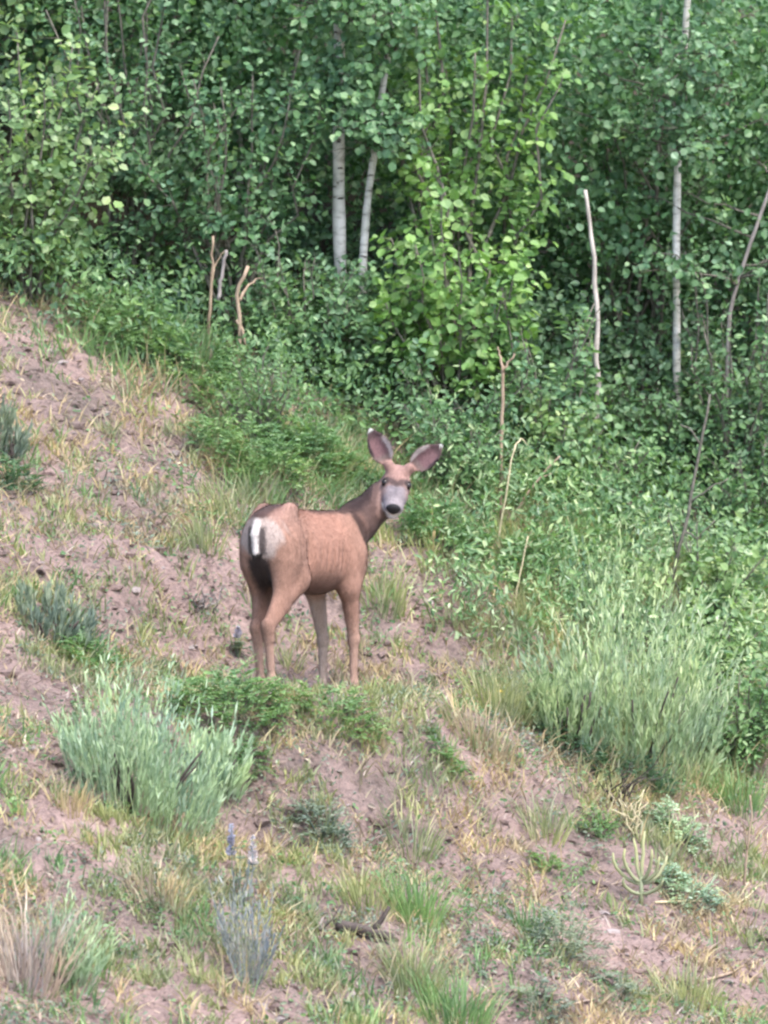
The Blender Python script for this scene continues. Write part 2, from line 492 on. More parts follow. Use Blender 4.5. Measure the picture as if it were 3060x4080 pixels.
        ell(fet, (0.027, 0.025, 0.03), 0.012)
        cone(fet, D(ff+0.012, fr, g+0.03), 0.021, 0.020, 0.012)
        feet.append((ff+0.018, fr, g))
    for s, ff, fr in ((1, 0.40, 0.100), (-1, 0.42, -0.100)):
        g = gz(ff, fr)
        elbow = D(0.325, s*0.105, 0.50); knee = D(ff-0.015, fr, g+0.315); fet = D(ff-0.02, fr, g+0.085)
        cone(D(0.37, s*0.1, 0.68), elbow, 0.10, 0.068, 0.04, 0.75)
        cone(D(0.43, s*0.085, 0.60), elbow, 0.07, 0.06, 0.035, 0.8)
        cone(elbow, knee, 0.056, 0.029, 0.025, 0.9)
        ell(knee, (0.033, 0.030, 0.042), 0.015)
        cone(knee, fet, 0.0255, 0.0185, 0.015)
        ell(fet, (0.026, 0.025, 0.03), 0.012)
        cone(fet, D(ff+0.012, fr, g+0.03), 0.021, 0.020, 0.012)
        feet.append((ff+0.018, fr, g))
    # ---- tail
    cone(D(-0.405, 0, 0.885), D(-0.450, 0, 0.81), 0.026, 0.025, 0.02)
    cone(D(-0.450, 0.004, 0.81), D(-0.462, 0.012, 0.705), 0.023, 0.015, 0.010)
    # ---- neck
    n0 = D(0.34, 0.01, 0.74); n1 = W2D(0.30, 0.40, 0.835); n2 = W2D(0.42, 0.485, 0.94); n3 = W2D(0.487, 0.50, 1.02)
    cone(n0, n1, 0.140, 0.104, 0.05, 0.85)
    cone(n1, n2, 0.105, 0.084, 0.045)
    cone(n2, n3, 0.084, 0.070, 0.04)
    # ---- head
    Fd = W2D(*nrm(np.array([-0.085, -0.74, -0.67])))
    Ud = np.array([0, 0, 1.0]) - Fd*Fd[2]; Ud = nrm(Ud)
    Sd = np.cross(Fd, Ud)                      # towards picture left
    roll = math.radians(ROLL)
    Ud, Sd = Ud*math.cos(roll)-Sd*math.sin(roll), Sd*math.cos(roll)+Ud*math.sin(roll)
    if (W2D(1, 0, 0) @ Sd) > 0:
        Sd = -Sd
    E = W2D(0.503, 0.405, 1.03)
    hd = lambda f, s, u: E + Fd*f + Sd*s + Ud*u
    ax = np.stack([Fd, Sd, Ud])
    ell(hd(-0.055, 0, -0.012), (0.085, 0.066, 0.064), 0.03, ax)
    cone(hd(-0.01, 0, -0.028), hd(0.120, 0, -0.038), 0.060, 0.043, 0.025)
    for s in (-1, 1):
        ell(hd(0.045, s*0.032, -0.036), (0.065, 0.036, 0.042), 0.025, ax)
    cone(hd(-0.05, 0, -0.055), hd(0.12, 0, -0.062), 0.045, 0.026, 0.025)
    ell(hd(0.128, 0, -0.042), (0.035, 0.045, 0.034), 0.02, ax)
    for s in (-1, 1):
        ell(hd(0.118, s*0.026, -0.055), (0.035, 0.024, 0.028), 0.015, ax)
    ell(hd(0.126, 0, -0.088), (0.034, 0.034, 0.026), 0.012, ax)
    for s in (-1, 1):
        ell(hd(-0.012, s*0.046, 0.004), (0.036, 0.022, 0.02), 0.018, ax)
        ell(hd(-0.03, s*0.042, -0.04), (0.06, 0.03, 0.038), 0.025, ax)
        cone(hd(-0.07, s*0.035, 0.03), hd(-0.085, s*0.055, 0.05), 0.03, 0.026, 0.02)
    # ---- ears: cupped shells
    ears = []
    for base, tipdir, face in ((hd(-0.085, 0.050, 0.045), W2D(*nrm([-0.47, 0.10, 0.87])), W2D(0.12, -0.95, 0.05)),
                               (hd(-0.085, -0.058, 0.040), W2D(*nrm([0.79, 0.10, 0.56])), W2D(-0.05, -0.97, 0.15))):
        T = nrm(tipdir); Nn = nrm(face - T*(face@T)); Wd = np.cross(T, Nn)
        Lh = 0.225
        c = base+T*Lh*0.5
        sl, X, Y, Z = region(c-0.17, c+0.17)
        p = np.stack([X-base[0], Y-base[1], Z-base[2]], -1).astype(np.float32)
        l = p@T; w = p@Wd; t = p@Nn
        lt = np.clip(l/Lh, 0, 1)
        wid = 0.061*np.clip(np.sin(np.pi*np.clip(lt*0.86+0.12, 0, 1))**0.95, 0.03, 1)
        wid = np.where(lt < 0.25, np.maximum(0.025, wid*smooth(-0.2, 0.25, lt)), wid)
        cup = (w*w)/0.061*0.65 - 0.012 + 0.02*lt*lt
        d = np.maximum(np.maximum(np.abs(t-cup)-0.0068, np.abs(w)-wid), np.maximum(l-Lh, -l-0.02))
        union(sl, d.astype(np.float32), 0.010)
        ears.append((base, T, Nn, Wd, Lh))
    # ---- surface nets
    S = F < 0
    cs = np.zeros(tuple(dims-1), np.int8)
    offs = [(i, j, k) for i in (0, 1) for j in (0, 1) for k in (0, 1)]
    nxx, nyy, nzz = dims-1
    for i, j, k in offs:
        cs += S[i:i+nxx, j:j+nyy, k:k+nzz]
    act = np.argwhere((cs > 0) & (cs < 8))
    vid = np.full(tuple(dims-1), -1, np.int32)
    vid[act[:, 0], act[:, 1], act[:, 2]] = np.arange(len(act))
    cv = {o: F[act[:, 0]+o[0], act[:, 1]+o[1], act[:, 2]+o[2]] for o in offs}
    acc = np.zeros((len(act), 3)); cnt = np.zeros(len(act))
    for o in offs:
        for a in range(3):
            if o[a] == 0:
                o2 = tuple(o[i]+(1 if i == a else 0) for i in range(3))
                f0, f1 = cv[o], cv[o2]
                x = (f0 < 0) != (f1 < 0)
                t = np.where(x, f0/np.where(x, f0-f1, 1), 0)
                pt = np.tile(np.array(o, float), (len(act), 1)); pt[:, a] += t
                acc[x] += pt[x]; cnt[x] += 1
    V = lo + H*(act+acc/cnt[:, None])
    Q = []
    for a in range(3):
        b, c = (a+1) % 3, (a+2) % 3
        sl0 = [slice(1, -1)]*3; sl0[a] = slice(0, -1); sl1 = list(sl0); sl1[a] = slice(1, None)
        s0, s1 = S[tuple(sl0)], S[tuple(sl1)]
        e = np.argwhere(s0 != s1)
        flip = s0[e[:, 0], e[:, 1], e[:, 2]]
        o = np.ones(3, int); o[a] = 0
        e = e+o
        def cell(db, dc):
            q = e.copy(); q[:, b] -= db; q[:, c] -= dc
            return vid[q[:, 0], q[:, 1], q[:, 2]]
        q = np.stack([cell(1, 1), cell(0, 1), cell(0, 0), cell(1, 0)], -1)
        q[~flip] = q[~flip][:, ::-1]
        Q.append(q)
    Q = np.concatenate(Q)
    Q = Q[(Q >= 0).all(1)]
    # one light smoothing pass
    for _ in range(2):
        sm = np.zeros_like(V); c = np.zeros(len(V))
        for i in range(4):
            np.add.at(sm, Q[:, i], V[Q[:, (i+1) % 4]]+V[Q[:, (i-1) % 4]]); np.add.at(c, Q[:, i], 2)
        ok = c > 0
        V[ok] = V[ok]*0.5 + 0.5*sm[ok]/c[ok][:, None]
    # ---- coat colours (the animal's own markings, plus shade painted on underside and in creases)
    x, y, z = V.T
    def mixc(col, new, w):
        w = np.clip(w, 0, 1)[:, None]
        return col*(1-w)+np.array(new)*w
    nz = vnoise(x*13+z*3, y*9+z*5, 11)*0.5+vnoise(x*34+z*9, y*25-z*12, 12)*0.5
    col = np.array([0.282, 0.164, 0.122])*(0.70+0.60*nz)[:, None]
    col = mixc(col, (0.33, 0.18, 0.132), smooth(-0.25, 0.0, x)*smooth(0.34, 0.2, x)*smooth(0.54, 0.64, z)*0.8*(0.5+nz))
    col = mixc(col, (0.30, 0.185, 0.15), smooth(0.80, 0.92, z)*smooth(-0.1, -0.25, x)*0.7)
    col = mixc(col, (0.16, 0.085, 0.065), smooth(0.87, 0.95, z)*smooth(0.10, 0.03, np.abs(y))*(x < 0.3)*0.7)    # spine
    hx, hs, hu = (V-E)@Fd, (V-E)@Sd, (V-E)@Ud
    inhead = smooth(-0.16, -0.10, hx)*(np.abs(hs) < 0.12)*(hu < 0.11)*(z > 0.80)*(x > 0.42)*(np.linalg.norm(V-hd(0.0, 0, -0.02), axis=1) < 0.19)
    # neck greyer brown, dark stripe up its back
    ns = smooth(0.37, 0.47, x+0.25*(z-0.78))*smooth(0.60, 0.72, z)
    col = mixc(col, (0.074, 0.048, 0.044), ns*0.9)
    nl = np.clip(((V-n0)@(n3-n0))/((n3-n0)@(n3-n0)), 0, 1)
    axis_p = n0+(n3-n0)*nl[:, None]
    back = (V-axis_p)@nrm(np.array([-0.35, 0.55, 0.75]))
    col = mixc(col, (0.028, 0.018, 0.018), smooth(0.0, 0.05, back)*smooth(0.30, 0.40, x)*(1-inhead)*(z > 0.78)*0.85)
    # dark line in front of the shoulder
    sl_ = np.abs((x-0.415)+(z-0.75)*0.45)
    col = mixc(col, (0.045, 0.027, 0.024), smooth(0.055, 0.02, sl_)*smooth(0.64, 0.72, z)*smooth(0.93, 0.86, z)*(y < 0.02)*0.9)
    col = mixc(col, (0.075, 0.045, 0.038), smooth(0.835, 0.88, z)*smooth(0.085, 0.04, np.abs(y-0.015))*smooth(-0.05, 0.15, x)*(x < 0.45)*(1-inhead)*0.85)
    # rump patch
    rr = np.sqrt((y/0.135)**2 + ((z-0.80)/0.125)**2)
    col = mixc(col, (0.36, 0.29, 0.258), smooth(1.04, 0.72, rr+0.5*(nz-0.5))*smooth(-0.27, -0.36, x))
    tailm = (x < -0.418)*(np.abs(y+0.006) < 0.032)*(z > 0.64)*(z < 0.90)
    col = mixc(col, (0.05, 0.04, 0.04), 0.9*smooth(0.062, 0.040, np.abs(y+0.004)+0.02*(nz-0.5))*(x < -0.345)*smooth(0.69, 0.72, z)*smooth(0.865, 0.84, z))  # dark stripes beside the tail: shade of the grooves painted in
    col = mixc(col, (0.08, 0.05, 0.045), smooth(0.06, 0.03, np.abs(y))*(x < -0.24)*smooth(0.89, 0.905, z))
    col = mixc(col, (0.56, 0.51, 0.48), tailm.astype(float)*smooth(0.026, 0.018, np.abs(y+0.006))*smooth(-0.429, -0.441, x))
    col = mixc(col, (0.02, 0.018, 0.018), tailm*smooth(0.722, 0.706, z))
    # inner thighs and seat under the tail, darkened with painted shade
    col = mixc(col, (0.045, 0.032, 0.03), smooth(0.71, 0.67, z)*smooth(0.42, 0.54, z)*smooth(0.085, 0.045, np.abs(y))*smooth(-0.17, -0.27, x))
    # belly shade painted dark, also along its lower edge and the thigh crease
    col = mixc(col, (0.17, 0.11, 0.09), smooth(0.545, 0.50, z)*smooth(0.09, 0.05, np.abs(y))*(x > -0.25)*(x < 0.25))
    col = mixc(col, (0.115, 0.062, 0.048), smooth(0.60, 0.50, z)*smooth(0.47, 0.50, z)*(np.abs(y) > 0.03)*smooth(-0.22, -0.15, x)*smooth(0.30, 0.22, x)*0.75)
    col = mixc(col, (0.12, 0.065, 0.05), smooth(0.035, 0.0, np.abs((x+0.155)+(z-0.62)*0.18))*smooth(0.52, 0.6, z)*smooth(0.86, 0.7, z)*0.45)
    # legs paler
    col = mixc(col, (0.37, 0.245, 0.19), smooth(0.42, 0.15, z)*0.85)
    col = mixc(col, (0.38, 0.31, 0.26), smooth(0.50, 0.40, z)*(y > 0.0)*(x > 0.1)*0.7)
    # head
    hl = np.clip((hx+0.05)/0.20, 0, 1)
    hax = hd(-0.05, 0, -0.02)+(hd(0.15, 0, -0.05)-hd(-0.05, 0, -0.02))*hl[:, None]
    hdist = np.linalg.norm(V-hax, axis=1)
    muz = inhead*smooth(0.072, 0.058, hdist)
    col = mixc(col, (0.21, 0.135, 0.115), inhead*smooth(0.10, 0.08, hdist))
    col = mixc(col, (0.27, 0.165, 0.14), inhead*smooth(0.03, -0.0, hx)*smooth(0.0, 0.02, hu)*0.9)
    vee = hx - 0.026 + np.abs(hs)*0.62
    col = mixc(col, (0.185, 0.162, 0.172), muz*smooth(0.025, 0.05, hx+np.abs(hs)*0.25)*0.95)
    col = mixc(col, (0.13, 0.115, 0.125), muz*smooth(0.03, 0.05, hx)*smooth(0.018, 0.006, np.abs(hs))*smooth(0.11, 0.07, hx)*(hu > -0.03)*0.7)
    col = mixc(col, (0.045, 0.034, 0.036), inhead*smooth(0.09, 0.08, hdist)*(np.abs(hs) < 0.058)*smooth(0.026, 0.006, np.abs(vee))*smooth(-0.03, 0.0, hu)*0.75)
    col = mixc(col, (0.24, 0.21, 0.215), muz*smooth(0.095, 0.112, hx)*0.8)
    col = mixc(col, (0.62, 0.59, 0.57), muz*smooth(0.075, 0.10, hx)*smooth(-0.046, -0.060, hu))
    col = mixc(col, (0.05, 0.038, 0.036), inhead*smooth(0.030, 0.020, np.sqrt((hx+0.002)**2+(hu-0.004)**2))*(np.abs(hs) > 0.042))
    for base, T, Nn, Wd, Lh in ears:
        q = V-base; l = q@T/Lh; w = q@Wd; t = q@Nn
        ine = (l > 0.08)*(l < 1.02)*(np.abs(w) < 0.075)*(np.abs(t) < 0.06)
        cup = (w*w)/0.061*0.65 - 0.012 + 0.02*np.clip(l, 0, 1)**2
        front = t > cup
        inner = w*np.sign((hd(-0.085, 0, 0.16)-base)@Wd)              # positive towards the middle of the head
        wid = 0.061*np.clip(np.sin(np.pi*np.clip(l*0.86+0.12, 0, 1))**0.95, 0.03, 1)
        rel = np.abs(w)/np.maximum(wid, 0.01)
        col = mixc(col, (0.15, 0.11, 0.10), ine*smooth(0.1, 0.25, l))
        col = mixc(col, (0.15, 0.086, 0.09), ine*front*smooth(0.22, 0.36, l)*smooth(0.95, 0.7, rel))
        col = mixc(col, (0.032, 0.022, 0.024), ine*front*smooth(0.62, 0.85, rel)*smooth(0.3, 0.45, l)*(inner < 0))
        col = mixc(col, (0.065, 0.04, 0.042), ine*front*smooth(0.66, 0.82, l))
        col = mixc(col, (0.46, 0.40, 0.38), ine*front*smooth(0.5, 0.72, rel)*smooth(1.0, 0.9, rel)*(inner > 0)*smooth(0.08, 0.2, l)*smooth(0.75, 0.6, l))
        col = mixc(col, (0.50, 0.50, 0.46), ine*smooth(0.89, 0.94, l))
    cl = np.ones((len(V), 4), np.float32); cl[:, :3] = np.clip(col, 0.01, 0.9)
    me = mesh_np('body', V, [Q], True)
    ca = me.color_attributes.new('coat', 'FLOAT_COLOR', 'POINT')
    if len(me.vertices) == len(V):
        ca.data.foreach_set('color', cl.ravel())
    m, N, K, b = new_mat('deer_coat')
    at_ = N.new('ShaderNodeAttribute'); at_.attribute_name = 'coat'
    tc = N.new('ShaderNodeTexCoord'); mp = N.new('ShaderNodeMapping'); mp.inputs['Scale'].default_value = (1, 1, 0.45)
    K.new(tc.outputs['Object'], mp.inputs['Vector'])
    nzn = N.new('ShaderNodeTexNoise'); nzn.inputs['Scale'].default_value = 90; nzn.inputs['Detail'].default_value = 5
    K.new(mp.outputs[0], nzn.inputs['Vector'])
    rp = ramp(N, [(0.3, (0.82, 0.8, 0.8)), (0.7, (1.14, 1.14, 1.14))])
    K.new(nzn.outputs['Fac'], rp.inputs['Fac'])
    mx = N.new('ShaderNodeMix'); mx.data_type = 'RGBA'; mx.blend_type = 'MULTIPLY'; mx.inputs[0].default_value = 1
    K.new(at_.outputs['Color'], mx.inputs[6]); K.new(rp.outputs['Color'], mx.inputs[7])
    K.new(mx.outputs[2], b.inputs['Base Color'])
    b.inputs['Roughness'].default_value = 0.8
    b.inputs['Specular IOR Level'].default_value = 0.15
    b.inputs['Sheen Weight'].default_value = 0.04
    bp = N.new('ShaderNodeBump'); bp.inputs['Strength'].default_value = 0.35; bp.inputs['Distance'].default_value = 0.006
    K.new(nzn.outputs['Fac'], bp.inputs['Height']); K.new(bp.outputs[0], b.inputs['Normal'])
    root = thing('deer', 'tan mule deer doe with raised ears looking back at the camera', 'deer', (0, 0, 0))
    root.rotation_euler = (0, 0, math.pi/2-HEAD)
    body = link('body', me, m, root)
    # ---- short fur lying back along the body
    p0 = V[Q[:, 0]]; e1 = V[Q[:, 1]]-p0; e2 = V[Q[:, 3]]-p0
    nf = nrm(np.cross(V[Q[:, 2]]-p0, V[Q[:, 3]]-V[Q[:, 1]]))
    nfur = 95000
    fi = R.integers(0, len(Q), nfur)
    keep = (np.linalg.norm(p0[fi]-hd(0.15, 0, -0.04), axis=1) > 0.045)
    fi = fi[keep]; n = len(fi)
    P = p0[fi]+e1[fi]*R.random((n, 1))+e2[fi]*R.random((n, 1))
    flow = np.tile(np.array([-0.75, 0, -0.65]), (n, 1))
    hm = np.linalg.norm(P-E, axis=1) < 0.15
    flow[hm] = -Fd
    flow += R.normal(0, 0.25, (n, 3))
    nn = nf[fi]
    tg = nrm(flow-nn*np.sum(flow*nn, 1)[:, None])
    dirn = nrm(tg+nn*R.uniform(0.15, 0.65, (n, 1)))
    sd = np.cross(dirn, nn)
    Lf = R.uniform(0.009, 0.020, (n, 1)); Lf[hm] *= 0.5
    P = P-nn*0.001
    fv = np.stack([P-sd*0.0011, P+sd*0.0011, P+dirn*Lf], 1).reshape(-1, 3)
    ff = np.arange(3*n).reshape(-1, 3)
    fm = mesh_np('fur', fv, [ff])
    fc = np.repeat(cl[Q[fi, 0]], 3, axis=0); fc[:, :3] *= np.repeat(R.uniform(0.65, 1.3, (n, 1)), 3, axis=0)
    fa = fm.color_attributes.new('coat', 'FLOAT_COLOR', 'POINT')
    if len(fm.vertices) == len(fc):
        fa.data.foreach_set('color', np.ascontiguousarray(fc, np.float32).ravel())
    m2, N2, K2, b2 = new_mat('deer_fur')
    a2 = N2.new('ShaderNodeAttribute'); a2.attribute_name = 'coat'
    K2.new(a2.outputs['Color'], b2.inputs['Base Color'])
    b2.inputs['Roughness'].default_value = 0.75; b2.inputs['Specular IOR Level'].default_value = 0.15
    fo = link('fur', fm, m2, root, 'stuff')
    # ---- eyes, nose, hooves
    mb, Nb, Kb, bb = new_mat('eye_black')
    bb.inputs['Base Color'].default_value = (0.012, 0.009, 0.008, 1); bb.inputs['Roughness'].default_value = 0.22; bb.inputs['Specular IOR Level'].default_value = 0.3
    mn = rough_mat('nose_black', (0.012, 0.011, 0.012), (0.03, 0.028, 0.03), 120, 0.5, 0.55)
    mh = rough_mat('hoof_horn', (0.02, 0.018, 0.017), (0.06, 0.05, 0.045), 40, 0.3, 0.5)
    def ellmesh(c, rad, axm, n=16, mfun=None):
        th = np.linspace(0, math.pi, n); ph = np.linspace(0, 2*math.pi, n*2, endpoint=False)
        T_, P_ = np.meshgrid(th, ph, indexing='ij')
        q = np.stack([np.cos(T_), np.sin(T_)*np.cos(P_), np.sin(T_)*np.sin(P_)], -1)
        if mfun is not None:
            q = mfun(q)
        v = (c+(q*rad)@axm).reshape(-1, 3)
        i = np.arange(n-1)[:, None]*(2*n); j = np.arange(2*n)[None]; k = (j+1) % (2*n)
        return v, [np.stack([i+j, i+2*n+j, i+2*n+k, i+k], -1).reshape(-1, 4)]
    for s in (-1, 1):
        a = Acc(); a.add(*ellmesh(hd(-0.002, s*0.062, 0.002), (0.023, 0.018, 0.019), ax)); a.build('eye', mb, root, True)
    def nosef(q):
        q = q.copy()
        w = q[..., 1]; u = q[..., 2]
        q[..., 1] = w*np.where(u > 0, 1.0, 1.0+0.45*u)           # narrower below
        for s in (-1, 1):
            d = np.sqrt((w-s*0.55)**2+((u+0.1)*1.3)**2)
            q[..., 0] -= 0.35*np.exp(-(d/0.25)**2)*(q[..., 0] > 0)
        return q
    a = Acc(); a.add(*ellmesh(hd(0.154, 0, -0.030), (0.02, 0.040, 0.034), ax, 20, nosef)); a.build('nose', mn, root, True)
    for f, r, g in feet:
        a = Acc()
        for s in (-1, 1):
            c = D(f, r+s*0.012, g)
            a.add(*tube([c+np.array([-0.012, 0, 0.045]), c+np.array([0.0, 0, 0.02]), c+np.array([0.008, 0, -0.006])], [0.013, 0.0175, 0.019], 8))
        a.build('hoof', mh, root, True)
    return root

deer = build_deer()

# ------------------------------------------------------------------ plants
CORR = []      # openings in the thicket in front of bare trunks: (polyline (n,3), half width, depth)

HOLLOWS = []   # shaded openings between the bushes: (centre, radii)

def corridor_mask(P):
    keep = np.ones(len(P), bool)
    for pl, hw, dep in CORR:
        o = np.argsort(pl[:, 2])
        cx = np.interp(P[:, 2], pl[o, 2], pl[o, 0], left=1e3, right=1e3)
        cy = np.interp(P[:, 2], pl[o, 2], pl[o, 1])
        h = hw*(0.6+0.8*vnoise(P[:, 2]*9, P[:, 0]*2+cx*3, 21))
        keep &= ~((np.abs(P[:, 0]-cx) < h) & (P[:, 1] < cy+0.10) & (P[:, 1] > cy-dep))
    for c, rad in HOLLOWS:
        q = (P-c)/(rad*np.array([1, .6, 1]))
        keep &= (q*q).sum(1)+1.1*(vnoise(P[:, 0]*7+P[:, 1]*3, P[:, 2]*7, 23)-.5) > 1
    return keep

LEAF_MESHES = {}
def leaf_piece(mat):
    if mat.name not in LEAF_MESHES:
        v, f = leaf_batch(np.zeros((1, 3)), np.array([[1.0, 0, 0]]), np.array([[0, 0, 1.0]]), 1.0, 0.85)
        me = mesh_np('leaf', v, f); me.materials.append(mat)
        LEAF_MESHES[mat.name] = me
    return LEAF_MESHES[mat.name]

def place_leaves(root, base, P, A, N, L, W, mat, big, name):
    """leaves of one plant: the large front ones as pieces, the rest as one mesh"""
    k = corridor_mask(P+base)
    P, A, N, L, W = P[k], A[k], N[k], L[k], W[k]
    if big:
        score = -P[:, 1]*1.0 + L*6 + R.normal(0, 0.10, len(P)) + P[:, 2]*0.2
        o = np.argsort(-score)
        sel, rest = o[:big], o[big:]
        me = leaf_piece(mat)
        A_ = nrm(A); B_ = nrm(np.cross(N, A_)); N_ = np.cross(A_, B_)
        for i in sel:
            ob = bpy.data.objects.new('leaf', me)
            COL.objects.link(ob)
            ob.parent = root
            from_cols = np.eye(4)
            from_cols[:3, 0] = A_[i]*L[i]; from_cols[:3, 1] = B_[i]*W[i]/0.85; from_cols[:3, 2] = N_[i]*L[i]
            from_cols[:3, 3] = P[i]
            ob.matrix_local = [list(map(float, r)) for r in from_cols]
        P, A, N, L, W = P[rest], A[rest], N[rest], L[rest], W[rest]
    if len(P):
        a = Acc(); a.add(*leaf_batch(P, A, N, L, W))
        a.build(name, mat, root, False, 'stuff')

def grow(stems, twigs, leaf_len, spacing=0.030, lo=0.15, twig_len=(0.12, 0.30), upness=0.35):
    """twigs and leaves along stems; returns twig segments and leaf arrays"""
    TP, TD, TL = [], [], []
    for s in stems:
        n = len(s)
        t = R.uniform(lo, 1.0, twigs)*(n-1)
        i = np.minimum(t.astype(int), n-2); fr = (t-i)[:, None]
        p = s[i]*(1-fr)+s[i+1]*fr
        d = nrm(s[i+1]-s[i])
        out = p.copy(); out[:, 2] = 0
        q = nrm(d*0.5 + nrm(out)*0.35 + np.array([0, 0, upness]) + R.normal(0, 0.55, (twigs, 3)))
        TP.append(p); TD.append(q); TL.append(R.uniform(*twig_len, twigs)*(1-0.35*t/(n-1)))
    TP, TD, TL = np.concatenate(TP), np.concatenate(TD), np.concatenate(TL)
    cnt = np.maximum(3, (TL/spacing).astype(int))
    idx = np.repeat(np.arange(len(TP)), cnt)
    frac = np.concatenate([np.linspace(0.15, 1.05, c) for c in cnt])
    n = len(idx)
    d = TD[idx]
    P = TP[idx]+d*(TL[idx]*frac)[:, None]
    P[:, 2] -= 0.10*(TL[idx]*frac)**1.0*frac
    side = nrm(np.cross(d, R.normal(0, 1, (n, 3))))
    A = nrm(d*0.5+side*0.9+np.array([0, 0, -0.12]))
    out = P.copy(); out[:, 2] = 0
    N = nrm(np.array([0, -0.25, 0.70])+nrm(out)*0.35+R.normal(0, 0.42, (n, 3)))
    P = P+A*0.012
    L = leaf_len*R.uniform(0.45, 1.3, n)
    return TP, TD, TL, P, A, N, L

def twig_mesh(TP, TD, TL, rad=0.0022):
    a = TP; b = TP+TD*TL[:, None]; b[:, 2] -= 0.10*TL
    n = len(a)
    s1 = nrm(np.cross(TD, np.array([0.3, 0.2, 0.93]))); s2 = np.cross(TD, s1)
    ang = [0, 2.094, 4.189]
    v = np.stack([a+rad*(s1*math.cos(t)+s2*math.sin(t)) for t in ang]+[b], 1)
    k = np.arange(n)[:, None]*4
    return v.reshape(-1, 3), [np.concatenate([k+np.array([[i, (i+1) % 3, 3]]) for i in range(3)])]

def stem_curve(end, base=(0, 0, 0), n=8, wob=0.03, pw=1.3):
    t = np.linspace(0, 1, n)[:, None]
    p = np.array(base)+(np.array(end)-np.array(base))*np.concatenate([t**pw, t**pw, t], 1)
    w = R.normal(0, wob, (n, 3))*np.sin(t*math.pi)*0.7
    return p+w

def shrub(name, label, cat, base, H, Rd, nst, twigs, leaf, mat, big=0, lo=0.15, group=None, aspect=0.8, stem_mat=None, twig_len=(0.12, 0.30), spacing=0.03, wide=0.85):
    root = thing(name, label, cat, base, group)
    stems = []
    for i in range(nst):
        a = 2*math.pi*(i+R.uniform(-.4, .4))/nst; rr = math.sqrt(R.uniform(0.02, 1))
        z = H*(1-0.38*rr**2)*R.uniform(0.72, 1.03)
        e = np.array([Rd*rr*math.cos(a), Rd*rr*math.sin(a)*0.75, z])
        b0 = np.array([math.cos(a)*0.06*Rd, math.sin(a)*0.06*Rd, -0.04])
        s = stem_curve(e, b0, 8, 0.03*H)
        stems.append(s)
        ac = Acc(); ac.add(*tube(s, np.linspace(0.010, 0.003, 8)*(0.6+0.4*H), 5))
        ac.build('stem', stem_mat or M_TWIG, root, True)
    TP, TD, TL, P, A, N, L = grow(stems, int(twigs*1.8), leaf, spacing, lo, twig_len)
    ac = Acc(); ac.add(*twig_mesh(TP, TD, TL)); ac.build('twigs', stem_mat or M_TWIG, root, False, 'stuff')
    place_leaves(root, np.array(base), P, A, N, L, L*wide*R.uniform(.85, 1.1, len(L)), mat, big, 'leaves')
    return root

